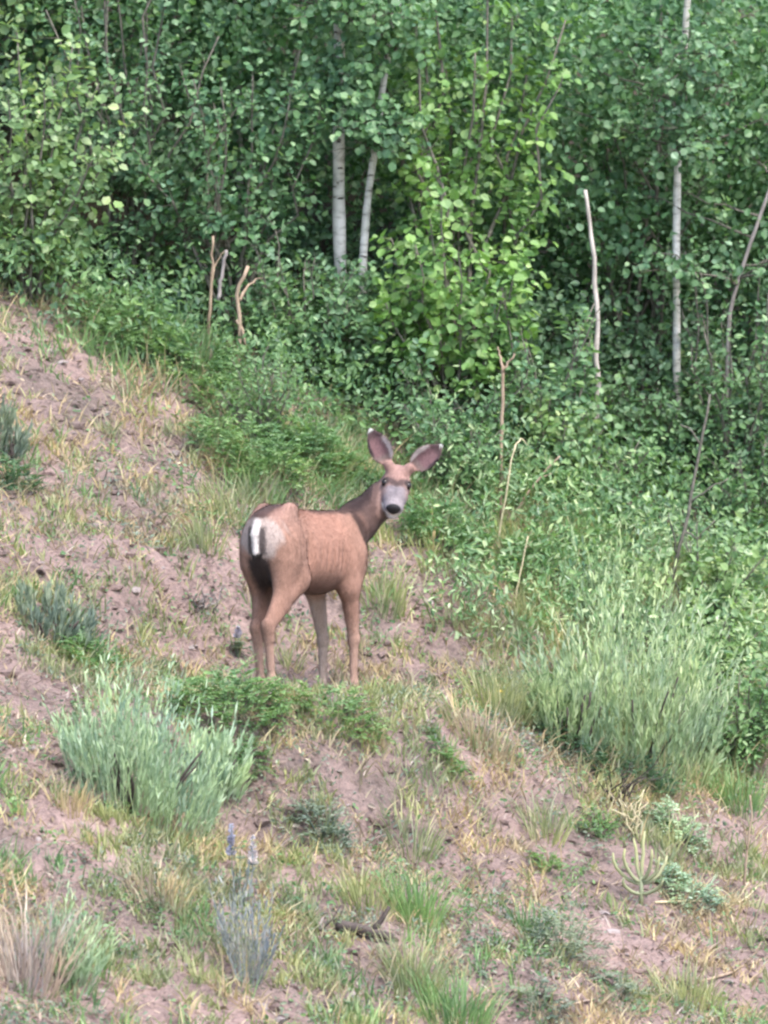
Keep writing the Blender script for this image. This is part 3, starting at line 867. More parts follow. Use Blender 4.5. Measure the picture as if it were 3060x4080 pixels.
def aspen(label, pts, r0, r1, leaf_from, nbr, twigs, leaf, mat, group='aspens standing in the thicket', bark=None, big=0, veil=(), wob=.004, knots=0):
    """pts: world polyline of the trunk from the ground up; leaf_from: share of its height where branches begin"""
    pts = np.asarray(pts, float)
    t = np.linspace(0, 1, 26)
    seg = np.concatenate([[0], np.cumsum(np.linalg.norm(np.diff(pts, axis=0), axis=1))]); seg /= seg[-1]
    c = np.stack([np.interp(t, seg, pts[:, i]) for i in range(3)], -1)
    for _ in range(2):
        c[1:-1] = 0.25*c[:-2]+0.5*c[1:-1]+0.25*c[2:]
    c[1:-1] += R.normal(0, wob, (len(t)-2, 3))
    c[1:-1] = 0.25*c[:-2]+0.5*c[1:-1]+0.25*c[2:]
    base = c[0].copy()
    root = thing('aspen_tree', label, 'tree', base, group)
    c_l = c-base
    rad = np.interp(t, [0, 1], [r0, r1])*(1+R.normal(0, 0.05, len(t)))
    a = Acc(); a.add(*tube(c_l, rad, 10)); tr = a.build('trunk', bark or M_BARK, root, True)
    for kk in range(knots):                    # dark eye-shaped scars on the bark
        tt = R.uniform(.12, .75); p = np.array([np.interp(tt, t, c_l[:, k]) for k in range(3)]); rr_ = float(np.interp(tt, t, rad))
        az = R.uniform(-.7, .7); d_ = np.array([math.sin(az), -math.cos(az), 0]); w_ = rr_*R.uniform(.35, .6); sd_ = np.array([d_[1], -d_[0], 0])*w_
        ac = Acc(); q0 = p+d_*rr_*.86
        ac.add(*tube([q0-sd_, q0-sd_*.5+[0, 0, .004], q0+sd_*.5+[0, 0, .004], q0+sd_], [.002, rr_*.22, rr_*.22, .002], 6)); ac.build('bark_scar', M_ROOT, tr, True)
    stems = []
    for i in range(nbr):
        tt = R.uniform(leaf_from, 0.97)
        p = np.array([np.interp(tt, t, c_l[:, k]) for k in range(3)])
        az = R.uniform(0, 2*math.pi); ln = R.uniform(0.35, 0.85)*(1.15-0.5*tt)
        e = p+np.array([math.cos(az)*ln, math.sin(az)*ln*0.8, R.uniform(0.1, 0.5)*ln])
        s = p+(e-p)*np.linspace(0, 1, 6)[:, None]+R.normal(0, 0.012, (6, 3))
        s[0] = p
        stems.append(s)
        a = Acc(); a.add(*tube(s, np.linspace(0.009, 0.0025, 6), 5)); a.build('branch', M_TWIG, root, True)
    for vu, vv in veil:                       # leafy branches reaching out before the trunk
        for sx in (-1, -.4, 0.2, .6, 1):
            q = at(vu, vv, pts[-1, 1])-base
            s = q+np.array([sx*R.uniform(.1, .25), -R.uniform(.25, .55), R.uniform(-.08, .1)])*np.linspace(0, 1, 6)[:, None]+R.normal(0, .01, (6, 3))
            stems.append(s)
            a = Acc(); a.add(*tube(s, np.linspace(0.007, 0.002, 6), 5)); a.build('branch', M_TWIG, root, True)
    if nbr:
        TP, TD, TL, P, A, N, L = grow(stems, twigs, leaf, 0.034, 0.2, (0.10, 0.26), 0.15)
        a = Acc(); a.add(*twig_mesh(TP, TD, TL)); a.build('twigs', M_TWIG, root, False, 'stuff')
        place_leaves(root, base, P, A, N, L, L*0.95, mat, big, 'crown')
    return root

# --- trunks: define them first so that the thicket keeps its openings in front of them
def trunk_pts(pix, y, top_extra=None):
    """pixels from top to bottom at depth y, then carried down to the ground"""
    p = [at(u, v, y) for u, v in pix][::-1]
    g = p[0].copy()
    g[2] = float(ground(g[0], g[1]))-0.05
    if g[2] < p[0][2]-0.03:
        p = [g]+p
    if top_extra:
        p.append(p[-1]+np.array(top_extra))
    return np.array(p)

tA = trunk_pts([(337, -40), (340, 40), (338, 100), (340, 140), (338, 200), (341, 258)], 4.45, (0.05, 0, 1.0))
tB = trunk_pts([(395, 20), (386, 66), (375, 140), (370, 190), (366, 215), (363, 256)], 4.40, (0.15, 0, .8))
tC = trunk_pts([(585, 190), (590, 222), (594, 262), (598, 330), (597, 372)], 4.4)
tD = trunk_pts([(689, -20), (684, 60), (679, 130), (678, 190), (677, 260), (676, 330), (677, 372)], 4.8, (0.1, 0, .9))
tE = trunk_pts([(766, 200), (752, 240), (738, 278), (728, 310)], 4.6, (.25, 0, .8))
tF = trunk_pts([(660, 96), (657, 150), (656, 215), (658, 300)], 5.7, (0, 0, 1.6))
tG = trunk_pts([(232, -30), (238, 20), (240, 90)], 6.2, (0, 0, .8))
def corr(pl, vtop, vbot, hw=0.065, dep=2.2):
    n = 30
    seg = np.linspace(0, 1, n)
    s0 = np.concatenate([[0], np.cumsum(np.linalg.norm(np.diff(pl, axis=0), axis=1))]); s0 /= s0[-1]
    c = np.stack([np.interp(seg, s0, pl[:, i]) for i in range(3)], -1)
    _, v, _ = proj(c)
    m = (v > vtop) & (v < vbot)
    if m.sum() >= 2:
        CORR.append((c[m], hw, dep))
corr(tA, 120, 258, .09); corr(tA, 36, 56, .06)
corr(tB, 150, 257, .075); corr(tB, 62, 112, .05)
corr(tC, 186, 374, .055)
corr(tD, 162, 262, .065); corr(tD, 295, 372, .055); corr(tD, -20, 30, .06)
corr(tE, 205, 305, .03)
corr(tF, 100, 200, .025)
corr(tG, -10, 20, .04)
def corr_px(pix, hw, dep):
    y = float(gp(*pix[0])[1])
    p = np.array([at(u, v, y) for u, v in pix])
    t = np.linspace(0, 1, 20); sg = np.linspace(0, 1, len(p))
    CORR.append((np.stack([np.interp(t, sg, p[:, i]) for i in range(3)], -1), hw, dep))
corr_px([(207, 356), (210, 310), (212, 270), (213, 230)], .05, 1.2)
CORR.append((np.array([at(239, 334, 3.6), at(237, 295, 3.6), at(252, 258, 3.6)]), .07, 1.0))
CORR.append((np.array([at(502, 428, 3.1), at(503, 345, 3.1)]), .06, 1.0))
corr_px([(667, 612), (676, 560), (688, 515), (697, 460), (706, 420), (710, 394)], .045, 1.5)
corr_px([(497, 548), (505, 500), (511, 460), (516, 440)], .03, 1.2)
corr_px([(506, 530), (528, 492), (548, 468), (560, 456)], .035, 1.2)
corr_px([(513, 610), (521, 570), (528, 536)], .035, 1.2)

for u_, v_, y_, rad_ in ((120, 215, 4.7, (.45, .9, .13)), (200, 235, 4.7, (.40, .8, .12)), (312, 228, 5.2, (.11, .7, .18)), (358, 150, 5.2, (.10, .6, .08)),
                         (570, 330, 4.6, (.18, .6, .12)), (625, 275, 5.0, (.12, .6, .16)), (705, 240, 5.1, (.10, .5, .18)), (345, 25, 5.1, (.12, .5, .08))):
    HOLLOWS.append((at(u_, v_, y_), np.array(rad_)))
aspen('tall pale aspen, thickest trunk, bare between leaves behind the deer', tA, 0.041, 0.026, 0.55, 16, 9, 0.050, M_ASPEN, knots=11, veil=[(340, 86), (343, 70), (336, 100), (339, 110), (341, 20), (335, 5), (340, -10)])
aspen('slender aspen leaning right beside the thickest pale trunk', tB, 0.030, 0.015, 0.62, 12, 9, 0.050, M_ASPEN, knots=8, veil=[(378, 130), (374, 145), (392, 40), (395, 15)])
aspen('thin bleached dead snag with a bent top, no leaves', tC, 0.019, 0.012, 0.9, 0, 0, 0.05, M_ASPEN, bark=M_SNAG, wob=.010)
aspen('slim straight pale aspen at right with small leaves over dark gaps', tD, 0.027, 0.018, 0.5, 16, 9, 0.045, M_MID, knots=9, veil=[(682, 50), (682, 68), (681, 88), (680, 110), (679, 130), (679, 148), (677, 275)])
aspen('thin grey aspen slanting up to the right edge', tE, 0.015, 0.010, 0.5, 10, 9, 0.045, M_MID, bark=M_GREYWOOD)
aspen('faint thin grey sapling left of the slim straight pale aspen', tF, 0.014, 0.009, 0.5, 10, 8, 0.045, M_MID, bark=M_GREYWOOD)
aspen('grey aspen stem showing at the very top, left of the thickest pale trunk', tG, 0.022, 0.016, 0.5, 12, 9, 0.05, M_ASPEN)

# --- the leafy thicket: distinct bushes by (pixel of the foot, height m, radius m)
GT = 'bushes of the thicket edge'
def bush(u, v, H, Rd, nst, tw, leaf, mat, label, big=0, lo=0.12, name='leafy_shrub', y=None, **k):
    k.setdefault('wide', {M_FORB: .5, M_MID: .68, M_DARK: .62}.get(mat, .88))
    b = gp(u, v) if y is None else None
    if b is None:
        q = at(u, v, y); b = np.array([q[0], y, float(ground(q[0], y))])
    return shrub(name, label, 'shrub', b, H, Rd, nst, tw, leaf, mat, big, lo, GT, **k)

bush(30, 302, 1.75, 0.62, 14, 22, 0.058, M_YELLOW, 'pale yellow-green bush at the left edge above the bare dirt', 120)
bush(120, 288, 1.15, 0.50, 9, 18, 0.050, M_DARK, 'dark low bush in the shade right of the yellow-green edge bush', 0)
bush(130, 262, 2.3, 0.75, 14, 22, 0.050, M_MID, 'tall mid-green bush behind the yellow-green edge bush', 60, y=4.4)
bush(235, 300, 2.2, 0.65, 14, 20, 0.048, M_ASPEN, 'tall bush over the two tan broken sticks', 60, lo=.35, y=4.2)
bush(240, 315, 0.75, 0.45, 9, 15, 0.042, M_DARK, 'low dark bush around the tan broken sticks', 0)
bush(300, 330, 1.0, 0.45, 10, 18, 0.048, M_MID, 'bush at the foot of the thickest pale trunk', 80, y=3.9)
bush(352, 322, 0.80, 0.42, 15, 24, 0.046, M_MID, 'leafy bush hiding the feet of the two pale trunks', 60, y=4.0)
bush(355, 345, 0.60, 0.42, 10, 18, 0.045, M_MID, 'small bush below the leaning aspen', 60)
bush(455, 345, 1.70, 0.50, 13, 22, 0.062, M_LIME, 'bright lime bush with big round leaves right of the leaning aspen', 220, lo=.45, y=3.8)
bush(455, 345, 0.85, 0.52, 12, 20, 0.046, M_MID, 'mid-green bush under the lime bush with big round leaves', 60, y=3.6)
bush(540, 340, 1.55, 0.42, 11, 22, 0.056, M_MID, 'green bush with large leaves left of the bleached snag', 200, y=3.8)
bush(470, 300, 3.2, 0.75, 13, 24, 0.055, M_LIME, 'tall bright bush rising above the lime bush', 120, lo=.4, y=4.45)
bush(500, 385, 0.75, 0.45, 10, 16, 0.044, M_DARK, 'dark low bush behind the forked stick', 0)
bush(590, 415, 0.70, 0.40, 9, 16, 0.042, M_DARK, 'dark low bush at the foot of the bleached snag', 0)
bush(640, 390, 1.0, 0.45, 10, 18, 0.042, M_MID, 'open bush between the bleached snag and the straight pale aspen', 40)
bush(640, 330, 2.7, 0.65, 12, 20, 0.044, M_MID, 'tall fine-leaved bush behind the bleached snag', 0, lo=.35, y=5.6)
bush(735, 380, 1.9, 0.50, 12, 20, 0.044, M_MID, 'fine-leaved bush at the right edge below the slanting grey aspen', 40, y=4.5)
bush(725, 470, 0.80, 0.42, 11, 18, 0.052, M_YELLOW, 'yellow-green bush at the right edge above the dead branch', 120)
bush(640, 480, 0.62, 0.40, 11, 18, 0.046, M_MID, 'mid-green bush left of the dead grey branch', 80)
bush(755, 560, 0.75, 0.42, 11, 18, 0.048, M_FORB, 'green bush at the right edge beside the dead branch', 90)
bush(455, 505, 0.62, 0.34, 11, 17, 0.044, M_FORB, 'loose green bush just right of the deer head', 50)
bush(545, 505, 0.74, 0.36, 10, 15, 0.050, M_YELLOW, 'loose pale bush left of the dead grey branch, behind the stalks', 60, aspect=.6)
bush(600, 525, 0.70, 0.38, 10, 15, 0.046, M_FORB, 'loose green bush above the tall sagebrush', 50)
bush(705, 640, 0.72, 0.40, 10, 16, 0.048, M_YELLOW, 'yellow-green bush right of the foot of the dead grey branch', 60)
bush(400, 395, 0.50, 0.38, 9, 16, 0.040, M_FORB, 'low green bush behind the deer, above its left ear', 40)
bush(265, 455, 0.62, 0.28, 10, 18, 0.034, M_FORB, 'rounded deep green bush behind the deer rump', 60)

# --- the rest of the thicket, one mass of leaves climbing the slope behind
def undergrowth(n_cl, x0, x1, y0, y1, hmax, mat, leaf, per, label, lo=0.0, wide=0.85):
    a = Acc()
    cx = R.uniform(x0, x1, n_cl); cy = R.uniform(y0, y1, n_cl)
    cz = ground(cx, cy)+(lo+(1-lo)*R.uniform(0.03, 1, n_cl)**0.8)*hmax*(0.6+0.6*vnoise(cx*2.2, cy*2.2, 71))
    kk = vnoise(cx*2.6+cy*1.3, cz*2.6-cy*.7, 81+n_cl) > 0.30
    cx, cy, cz = cx[kk], cy[kk], cz[kk]; n_cl = len(cx)
    n = n_cl*per
    i = np.repeat(np.arange(n_cl), per)
    P = np.stack([cx, cy, cz], -1)[i]+R.normal(0, 1, (n, 3))*np.array([0.13, 0.13, 0.08])
    k = corridor_mask(P); P = P[k]; n = len(P)
    A = nrm(R.normal(0, 1, (n, 3))+np.array([0, -0.3, -0.25]))
    N = nrm(np.array([0, -0.45, 0.65])+R.normal(0, 0.45, (n, 3)))
    L = leaf*R.uniform(0.45, 1.35, n)
    a.add(*leaf_batch(P, A, N, L, L*wide*R.uniform(.6, 1.1, n)))
    o = a.build('undergrowth', mat, None, False, 'stuff')
    tag(o, label, 'undergrowth')
    return o
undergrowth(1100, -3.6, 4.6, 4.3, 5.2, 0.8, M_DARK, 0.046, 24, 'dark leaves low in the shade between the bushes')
undergrowth(1900, -3.6, 4.6, 4.5, 6.0, 3.2, M_ASPEN, 0.052, 26, 'green leaves hanging over the front of the thicket', 0.35)
undergrowth(2600, -3.6, 4.6, 5.6, 6.8, 3.2, M_ASPEN, 0.055, 26, 'dense green leaves filling the thicket behind the bushes')
undergrowth(3000, -3.8, 4.8, 6.4, 9.5, 3.6, M_MID, 0.060, 24, 'paler green leaves deep in the thicket up the slope')
undergrowth(700, -4.2, -1.4, 4.4, 8.5, 3.4, M_YELLOW, 0.058, 20, 'yellow-green leaves at the upper left of the thicket')
undergrowth(900, -2.6, 4.4, 3.2, 4.5, 0.45, M_FORB, 0.050, 18, 'green leafy weeds along the foot of the thicket', 0, .5)
undergrowth(500, -2.6, 4.4, 3.3, 4.5, 0.42, M_DARK, 0.045, 16, 'dark leafy weeds in the shade along the foot of the thicket', 0, .6)
undergrowth(620, 0.75, 4.4, 1.4, 3.5, 0.46, M_FORB, 0.056, 17, 'green narrow-leaved weeds on the slope right of the deer', 0, .3)
undergrowth(520, 0.75, 4.4, 1.4, 3.5, 0.54, M_PLUME, 0.048, 15, 'pale green narrow-leaved weeds on the slope right of the deer', 0, .35)
undergrowth(480, 0.9, 4.4, 1.3, 3.6, 0.52, M_YELLOW, 0.045, 14, 'yellowish weeds scattered right of the deer', 0, .5)

# --- sagebrush: upright pale shoots
def sage(label, base, H, Rx, Ry, n, mat=M_SAGE, group='sagebrush clumps', lean=(0.12, 0.0), name='sagebrush', cat='sagebrush', leaf=0.062, woody=True):
    root = thing(name, label, cat, base, group)
    if woody:
        for i in range(7):
            a = R.uniform(0, 2*math.pi)
            e = (math.cos(a)*Rx*.75, math.sin(a)*Ry*.75, H*R.uniform(.3, .5))
            ac = Acc(); ac.add(*tube(stem_curve(e, (math.cos(a)*.04, math.sin(a)*.04, -.04), 6, .012, .9), np.linspace(.013, .005, 6), 5))
            ac.build('woody_stem', M_ROOT, root, True)
    a = R.uniform(0, 2*math.pi, n); rr = np.sqrt(R.uniform(0, 1, n))
    bx, by = np.cos(a)*rr*Rx, np.sin(a)*rr*Ry
    gz_ = ground(base[0]+bx, base[1]+by)-base[2]
    h = H*R.uniform(0.55, 1.08, n)*(1-0.4*rr**2)*(0.30+1.2*vnoise(bx*9+base[0]*9, by*9, 31))
    lo = h*R.uniform(0.22, 0.52, n)
    D = nrm(np.stack([np.cos(a)*rr*0.32+lean[0]+R.normal(0, .11, n), np.sin(a)*rr*0.3+lean[1]+R.normal(0, .11, n), np.ones(n)], -1))
    B = np.stack([bx*0.8, by*0.8, gz_*0.8], -1)
    per = 13
    i = np.repeat(np.arange(n), per)
    t = np.tile(np.linspace(0, 1, per), n)+R.uniform(-.05, .05, n*per)
    P = B[i]+D[i]*(lo+(h-lo)*t)[i if False else slice(None)][:, None] if False else B[i]+D[i]*((lo[i]+(h-lo)[i]*t))[:, None]
    m = len(P)
    A = nrm(D[i]*1.0+R.normal(0, 0.22, (m, 3)))
    N = nrm(R.normal(0, 1, (m, 3))+np.array([0, -.5, .3]))
    L = leaf*R.uniform(0.6, 1.25, m)
    ac = Acc(); ac.add(*leaf_batch(P, A, N, L, L*0.17, .1, .05))
    ac.build('leaves', mat, root, False, 'stuff')
    ac = Acc(); ac.add(*twig_mesh(B, D, h*0.95, .0022)); ac.build('shoots', mat, root, False, 'stuff')
    return root

sage('big pale mint sagebrush clump at lower left', gp(138, 812), 0.66, 0.42, 0.30, 430, leaf=.05)
sage('smaller mint sagebrush shoots right of the big lower left clump', gp(215, 790), 0.36, 0.16, 0.14, 110)
sage('tallest pale green sagebrush clump right of the deer', gp(640, 765), 0.98, 0.44, 0.36, 350, mat=M_PLUME, lean=(.03, 0), leaf=.058)
sage('pale green sagebrush on the left side of the tall right clump', gp(570, 748), 0.62, 0.22, 0.2, 120, mat=M_PLUME, lean=(.0, 0), leaf=.06)
bush(738, 775, 0.66, 0.34, 12, 18, 0.046, M_FORB, 'leafy green bush at the right edge beside the tall sagebrush', 90)
bush(715, 700, 0.60, 0.30, 9, 15, 0.044, M_YELLOW, 'small pale bush behind the right side of the tall sagebrush', 40)
sage('upper sagebrush behind the tall right clump, under the dead branch', gp(625, 645), 0.56, 0.36, 0.28, 170, mat=M_PLUME, lean=(.02, 0), leaf=.055)
sage('pale green clump beside the pink-tinged dry grass at lower left', gp(66, 985), 0.46, 0.13, 0.12, 90, mat=M_SAGE, leaf=.05)
sage('dull grey-green sage shrub on the left slope below the dirt', gp(55, 640), 0.24, 0.24, 0.2, 90, mat=M_GREYGREEN)
sage('grey sage tuft at the left edge above the small dark bush', gp(5, 458), 0.26, 0.09, .1, 50, mat=M_GREYGREEN)

# --- low forbs: mounds of small leaves
def forb(label, base, H, Rx, Ry, n, mat, leaf=0.03, wide=0.42, group=None, name='leafy_forb', cat='plant', big=0):
    root = thing(name, label, cat, base, group)
    ns = max(6, n//45)
    for i in range(min(ns, 9)):
        a = R.uniform(0, 2*math.pi); rr = R.uniform(.2, .8)
        e = (math.cos(a)*rr*Rx, math.sin(a)*rr*Ry, H*R.uniform(.5, .9))
        ac = Acc(); ac.add(*tube(stem_curve(e, (0, 0, -.02), 5, .008, .9), np.linspace(.004, .0018, 5), 4)); ac.build('stem', mat, root, True)
    # fronds: leaflets in rows along arching stalks
    nf = n//14
    a = R.uniform(0, 2*math.pi, nf); rr = np.sqrt(R.uniform(0, 1, nf))
    B = np.stack([np.cos(a)*rr*Rx*.75, np.sin(a)*rr*Ry*.75, np.zeros(nf)], -1)
    B[:, 2] = ground(base[0]+B[:, 0], base[1]+B[:, 1])-base[2] + H*R.uniform(.15, .8, nf)*(1-.55*rr**2)
    D = nrm(np.stack([np.cos(a), np.sin(a), R.uniform(-.1, .9, nf)], -1)+R.normal(0, .35, (nf, 3)))
    per = 14
    i = np.repeat(np.arange(nf), per); t = np.tile(np.linspace(0, 1, per), nf)
    fl = R.uniform(.06, .14, nf)*(.6+.4*H/.2)
    P = B[i]+D[i]*(t*fl[i])[:, None]; P[:, 2] -= .25*fl[i]*t*t
    m = len(P)
    sd = nrm(np.cross(D[i], np.array([0, 0, 1.0])))*np.where(np.arange(m) % 2, 1, -1)[:, None]
    A = nrm(sd+D[i]*.7+R.normal(0, .15, (m, 3)))
    N = nrm(np.array([0, 0, 1.0])+R.normal(0, .4, (m, 3)))
    L = leaf*R.uniform(.6, 1.2, m)*(1-.5*t)
    place_leaves(root, np.array(base), P, A, N, L, L*wide, mat, big, 'leaves')
    return root

GF = 'low leafy forbs on the slope'
forb('bright green ferny forb in front of the deer hind feet', gp(228, 722), 0.32, 0.36, 0.24, 3200, M_FRESH, .040, group=GF, big=120)
forb('deep green forb patch just below the bright ferny forb', gp(243, 770), 0.16, 0.14, 0.12, 900, M_FORB, .03, group=GF)
forb('olive green forb below the deer front feet', gp(335, 716), 0.17, 0.32, 0.18, 1700, M_FRESH, .034, group=GF)
forb('small dark green bush at the left edge on the bare dirt', gp(12, 490), 0.22, 0.17, 0.14, 1300, M_DARK, .034, group=GF)
forb('dark green forb low on the left slope', gp(90, 668), 0.18, 0.20, 0.16, 1400, M_FORB, .034, group=GF)
forb('grey-blue mounded forb right of the big sagebrush', gp(322, 838), 0.20, 0.18, 0.15, 1300, M_GREYGREEN, .03, group=GF)
forb('round grey-green shrub at lower right beside pink dirt', gp(565, 965), 0.32, 0.19, 0.16, 1900, M_GREYGREEN, .03, group=GF)
forb('grey-green forb right of the round grey shrub at lower right', gp(620, 1000), 0.16, 0.14, 0.12, 800, M_GREYGREEN, .03, group=GF)
forb('dark leafy weeds standing in for shade at the foot of the tall sagebrush', gp(612, 782), 0.22, 0.42, 0.16, 1500, M_DARK, .04, group=GF)  # dark leaf colour stands in for shaded gaps at the clump's foot
forb('dark leafy weeds left of the tall sagebrush', gp(548, 735), 0.34, 0.12, 0.14, 900, M_DARK, .04, group=GF)
forb('soft green forb under the tall sagebrush, right of the dry twigs', gp(680, 842), 0.20, 0.16, 0.13, 1200, M_SAGE, .032, group=GF)
forb('green forb left of the dry twigs under the tall sagebrush', gp(598, 838), 0.15, 0.10, 0.09, 600, M_FORB, .03, group=GF)
forb('blue-green forb behind the lying twig at lower right', gp(690, 905), 0.18, 0.19, 0.15, 1400, M_SAGE, .032, group=GF)
forb('small fresh green forb between the sagebrush and the candle plant', gp(548, 872), 0.12, 0.08, 0.07, 420, M_FRESH, .03, group=GF)
forb('grey-green forb at the bottom right of centre', gp(540, 1010), 0.16, 0.16, 0.12, 700, M_GREYGREEN, .03, group=GF)
forb('dark green forb right of the trail below the deer', gp(445, 762), 0.14, 0.12, 0.1, 700, M_FORB, .03, group=GF)
forb('leafy green mound right of the deer head', gp(445, 555), 0.36, 0.28, 0.2, 2400, M_FORB, .04, group=GF, big=60)
forb('green mound right of the trail under the stalks', gp(520, 570), 0.34, 0.26, 0.2, 2200, M_FORB, .04, group=GF)
forb('pale green forb patch above the tall sagebrush', gp(590, 575), 0.34, 0.28, 0.2, 2200, M_FORB, .036, group=GF)
forb('dusty green mound above the deer right ear', gp(500, 460), 0.34, 0.28, 0.2, 2200, M_SAGE, .036, group=GF)
forb('lush green forb bank at upper left under the bushes', gp(125, 345), 0.42, 0.36, 0.28, 3400, M_FRESH, .042, group=GF, big=60)
forb('fresh green forb bank in the middle of the left slope', gp(195, 385), 0.44, 0.32, 0.26, 3400, M_FRESH, .042, group=GF, big=60)
forb('green forb bank left of the rounded deep green bush', gp(235, 420), 0.36, 0.28, 0.22, 2400, M_FRESH, .034, group=GF)
forb('green forb slope left of the deer ear, under the rounded bush', gp(300, 470), 0.34, 0.26, 0.2, 2200, M_FORB, .040, group=GF)
forb('fresh green forb between the left bank and the rounded bush', gp(215, 455), 0.26, 0.20, 0.18, 1500, M_FRESH, .036, group=GF)
forb('bright green leafy clump on the slope above the deer rump', gp(262, 482), 0.42, 0.28, 0.22, 2600, M_FRESH, .042, group=GF, big=60)
forb('bright green leafy clump left of the deer ear, above its back', gp(320, 470), 0.36, 0.22, 0.2, 1800, M_FORB, .042, group=GF, big=40)
forb('bright green forb behind the deer back, below its left ear', gp(345, 480), 0.24, 0.20, 0.16, 1600, M_FRESH, .034, group=GF)

# --- lupines with lilac flower spikes
def lupine(label, base, H, n_sp, spread=0.06, group='lupines in bloom'):
    root = thing('lupine', label, 'flower', base, group)
    P, A, N = [], [], []
    for i in range(10):
        a = R.uniform(0, 2*math.pi); q = np.array([math.cos(a)*spread*1.4*R.random(), math.sin(a)*spread*R.random(), H*R.uniform(.25, .75)])
        ac = Acc(); ac.add(*tube(stem_curve(q, (0, 0, -.02), 4, .004), np.linspace(.003, .0015, 4), 4)); ac.build('stalk', M_GREYGREEN, root, True)
        for k in range(8):
            b = k*math.pi/4
            P.append(q); A.append([math.cos(b), math.sin(b), .35]); N.append([-math.cos(b)*.35, -math.sin(b)*.35, 1])
    P, A, N = map(np.array, (P, A, N))
    L = R.uniform(.03, .05, len(P))
    ac = Acc(); ac.add(*leaf_batch(P, A, N, L, L*.3)); ac.build('leaves', M_GREYGREEN, root, False, 'stuff')
    for i in range(n_sp):
        b0 = np.array([(i-(n_sp-1)/2)*spread*1.7+R.normal(0, .012), R.normal(0, .02), 0])
        top = b0+np.array([R.normal(0, .012), 0, H*R.uniform(.9, 1.15)])
        ac = Acc(); ac.add(*tube([b0*.3+[0, 0, -.02], b0*.8+[0, 0, H*.5], top], [.003, .0025, .0015], 5)); ac.build('stalk', M_GREYGREEN, root, True)
        m = 60
        t = R.uniform(0, 1, m); an = R.uniform(0, 2*math.pi, m)
        Pf = top+np.array([0, 0, -1.0])*(t*H*.42)[:, None]
        Af = np.stack([np.cos(an), np.sin(an), .5+0*an], -1)
        Lf = .014+.022*t
        ac = Acc(); ac.add(*leaf_batch(Pf, Af, R.normal(0, 1, (m, 3))+[0, 0, 1], Lf, Lf*.7)); ac.build('flower_spike', M_LILAC, root)
    return root
lupine('lupine with two lilac spikes right of the big sagebrush', gp(240, 905), 0.36, 2)
lupine('small lupine with one lilac spike left of the deer hind feet', gp(238, 658), 0.15, 1, .03)
M_GREYBLUE = leaf_mat('grey_blue_leaf', [(0.14, 0.165, 0.165), (0.26, 0.28, 0.29), (0.19, 0.215, 0.22), (0.36, 0.375, 0.39)], trans=.15, rough=.8, spec=.15, tcol=(1, 1, .95))
sage('tall grey-blue upright plant below the two-spiked lupine', gp(248, 985), .56, .09, .08, 60, mat=M_GREYBLUE, group=None, lean=(0, 0), name='grey_plant', cat='plant', leaf=.04, woody=False)

# --- grass tufts that stand out
def tuft(label, base, H, Rd, n, mat, w=0.007, group='grass tufts that stand out on the slope', spread=.35, name='grass_tuft', drop=.25):
    a = R.uniform(0, 2*math.pi, n); rr = np.sqrt(R.uniform(0, 1, n))
    P = np.stack([np.cos(a)*rr*Rd, np.sin(a)*rr*Rd*.8, np.zeros(n)], -1)
    P[:, 2] = ground(base[0]+P[:, 0], base[1]+P[:, 1])-base[2]-.01
    D = nrm(np.stack([np.cos(a)*rr*spread+R.normal(0, .1, n), np.sin(a)*rr*spread+R.normal(0, .1, n), np.ones(n)], -1))
    h = H*R.uniform(.45, 1.05, n)
    bend = np.stack([D[:, 0]*h*.6+R.normal(0, .15, n)*h, D[:, 1]*h*.6, -drop*h*R.uniform(.0, 1, n)], -1)
    ac = Acc(); ac.add(*blade_batch(P, D, h, w, bend))
    o = ac.build(name, mat)
    o.location = [float(c) for c in base]
    return tag(o, label, 'grass', group)
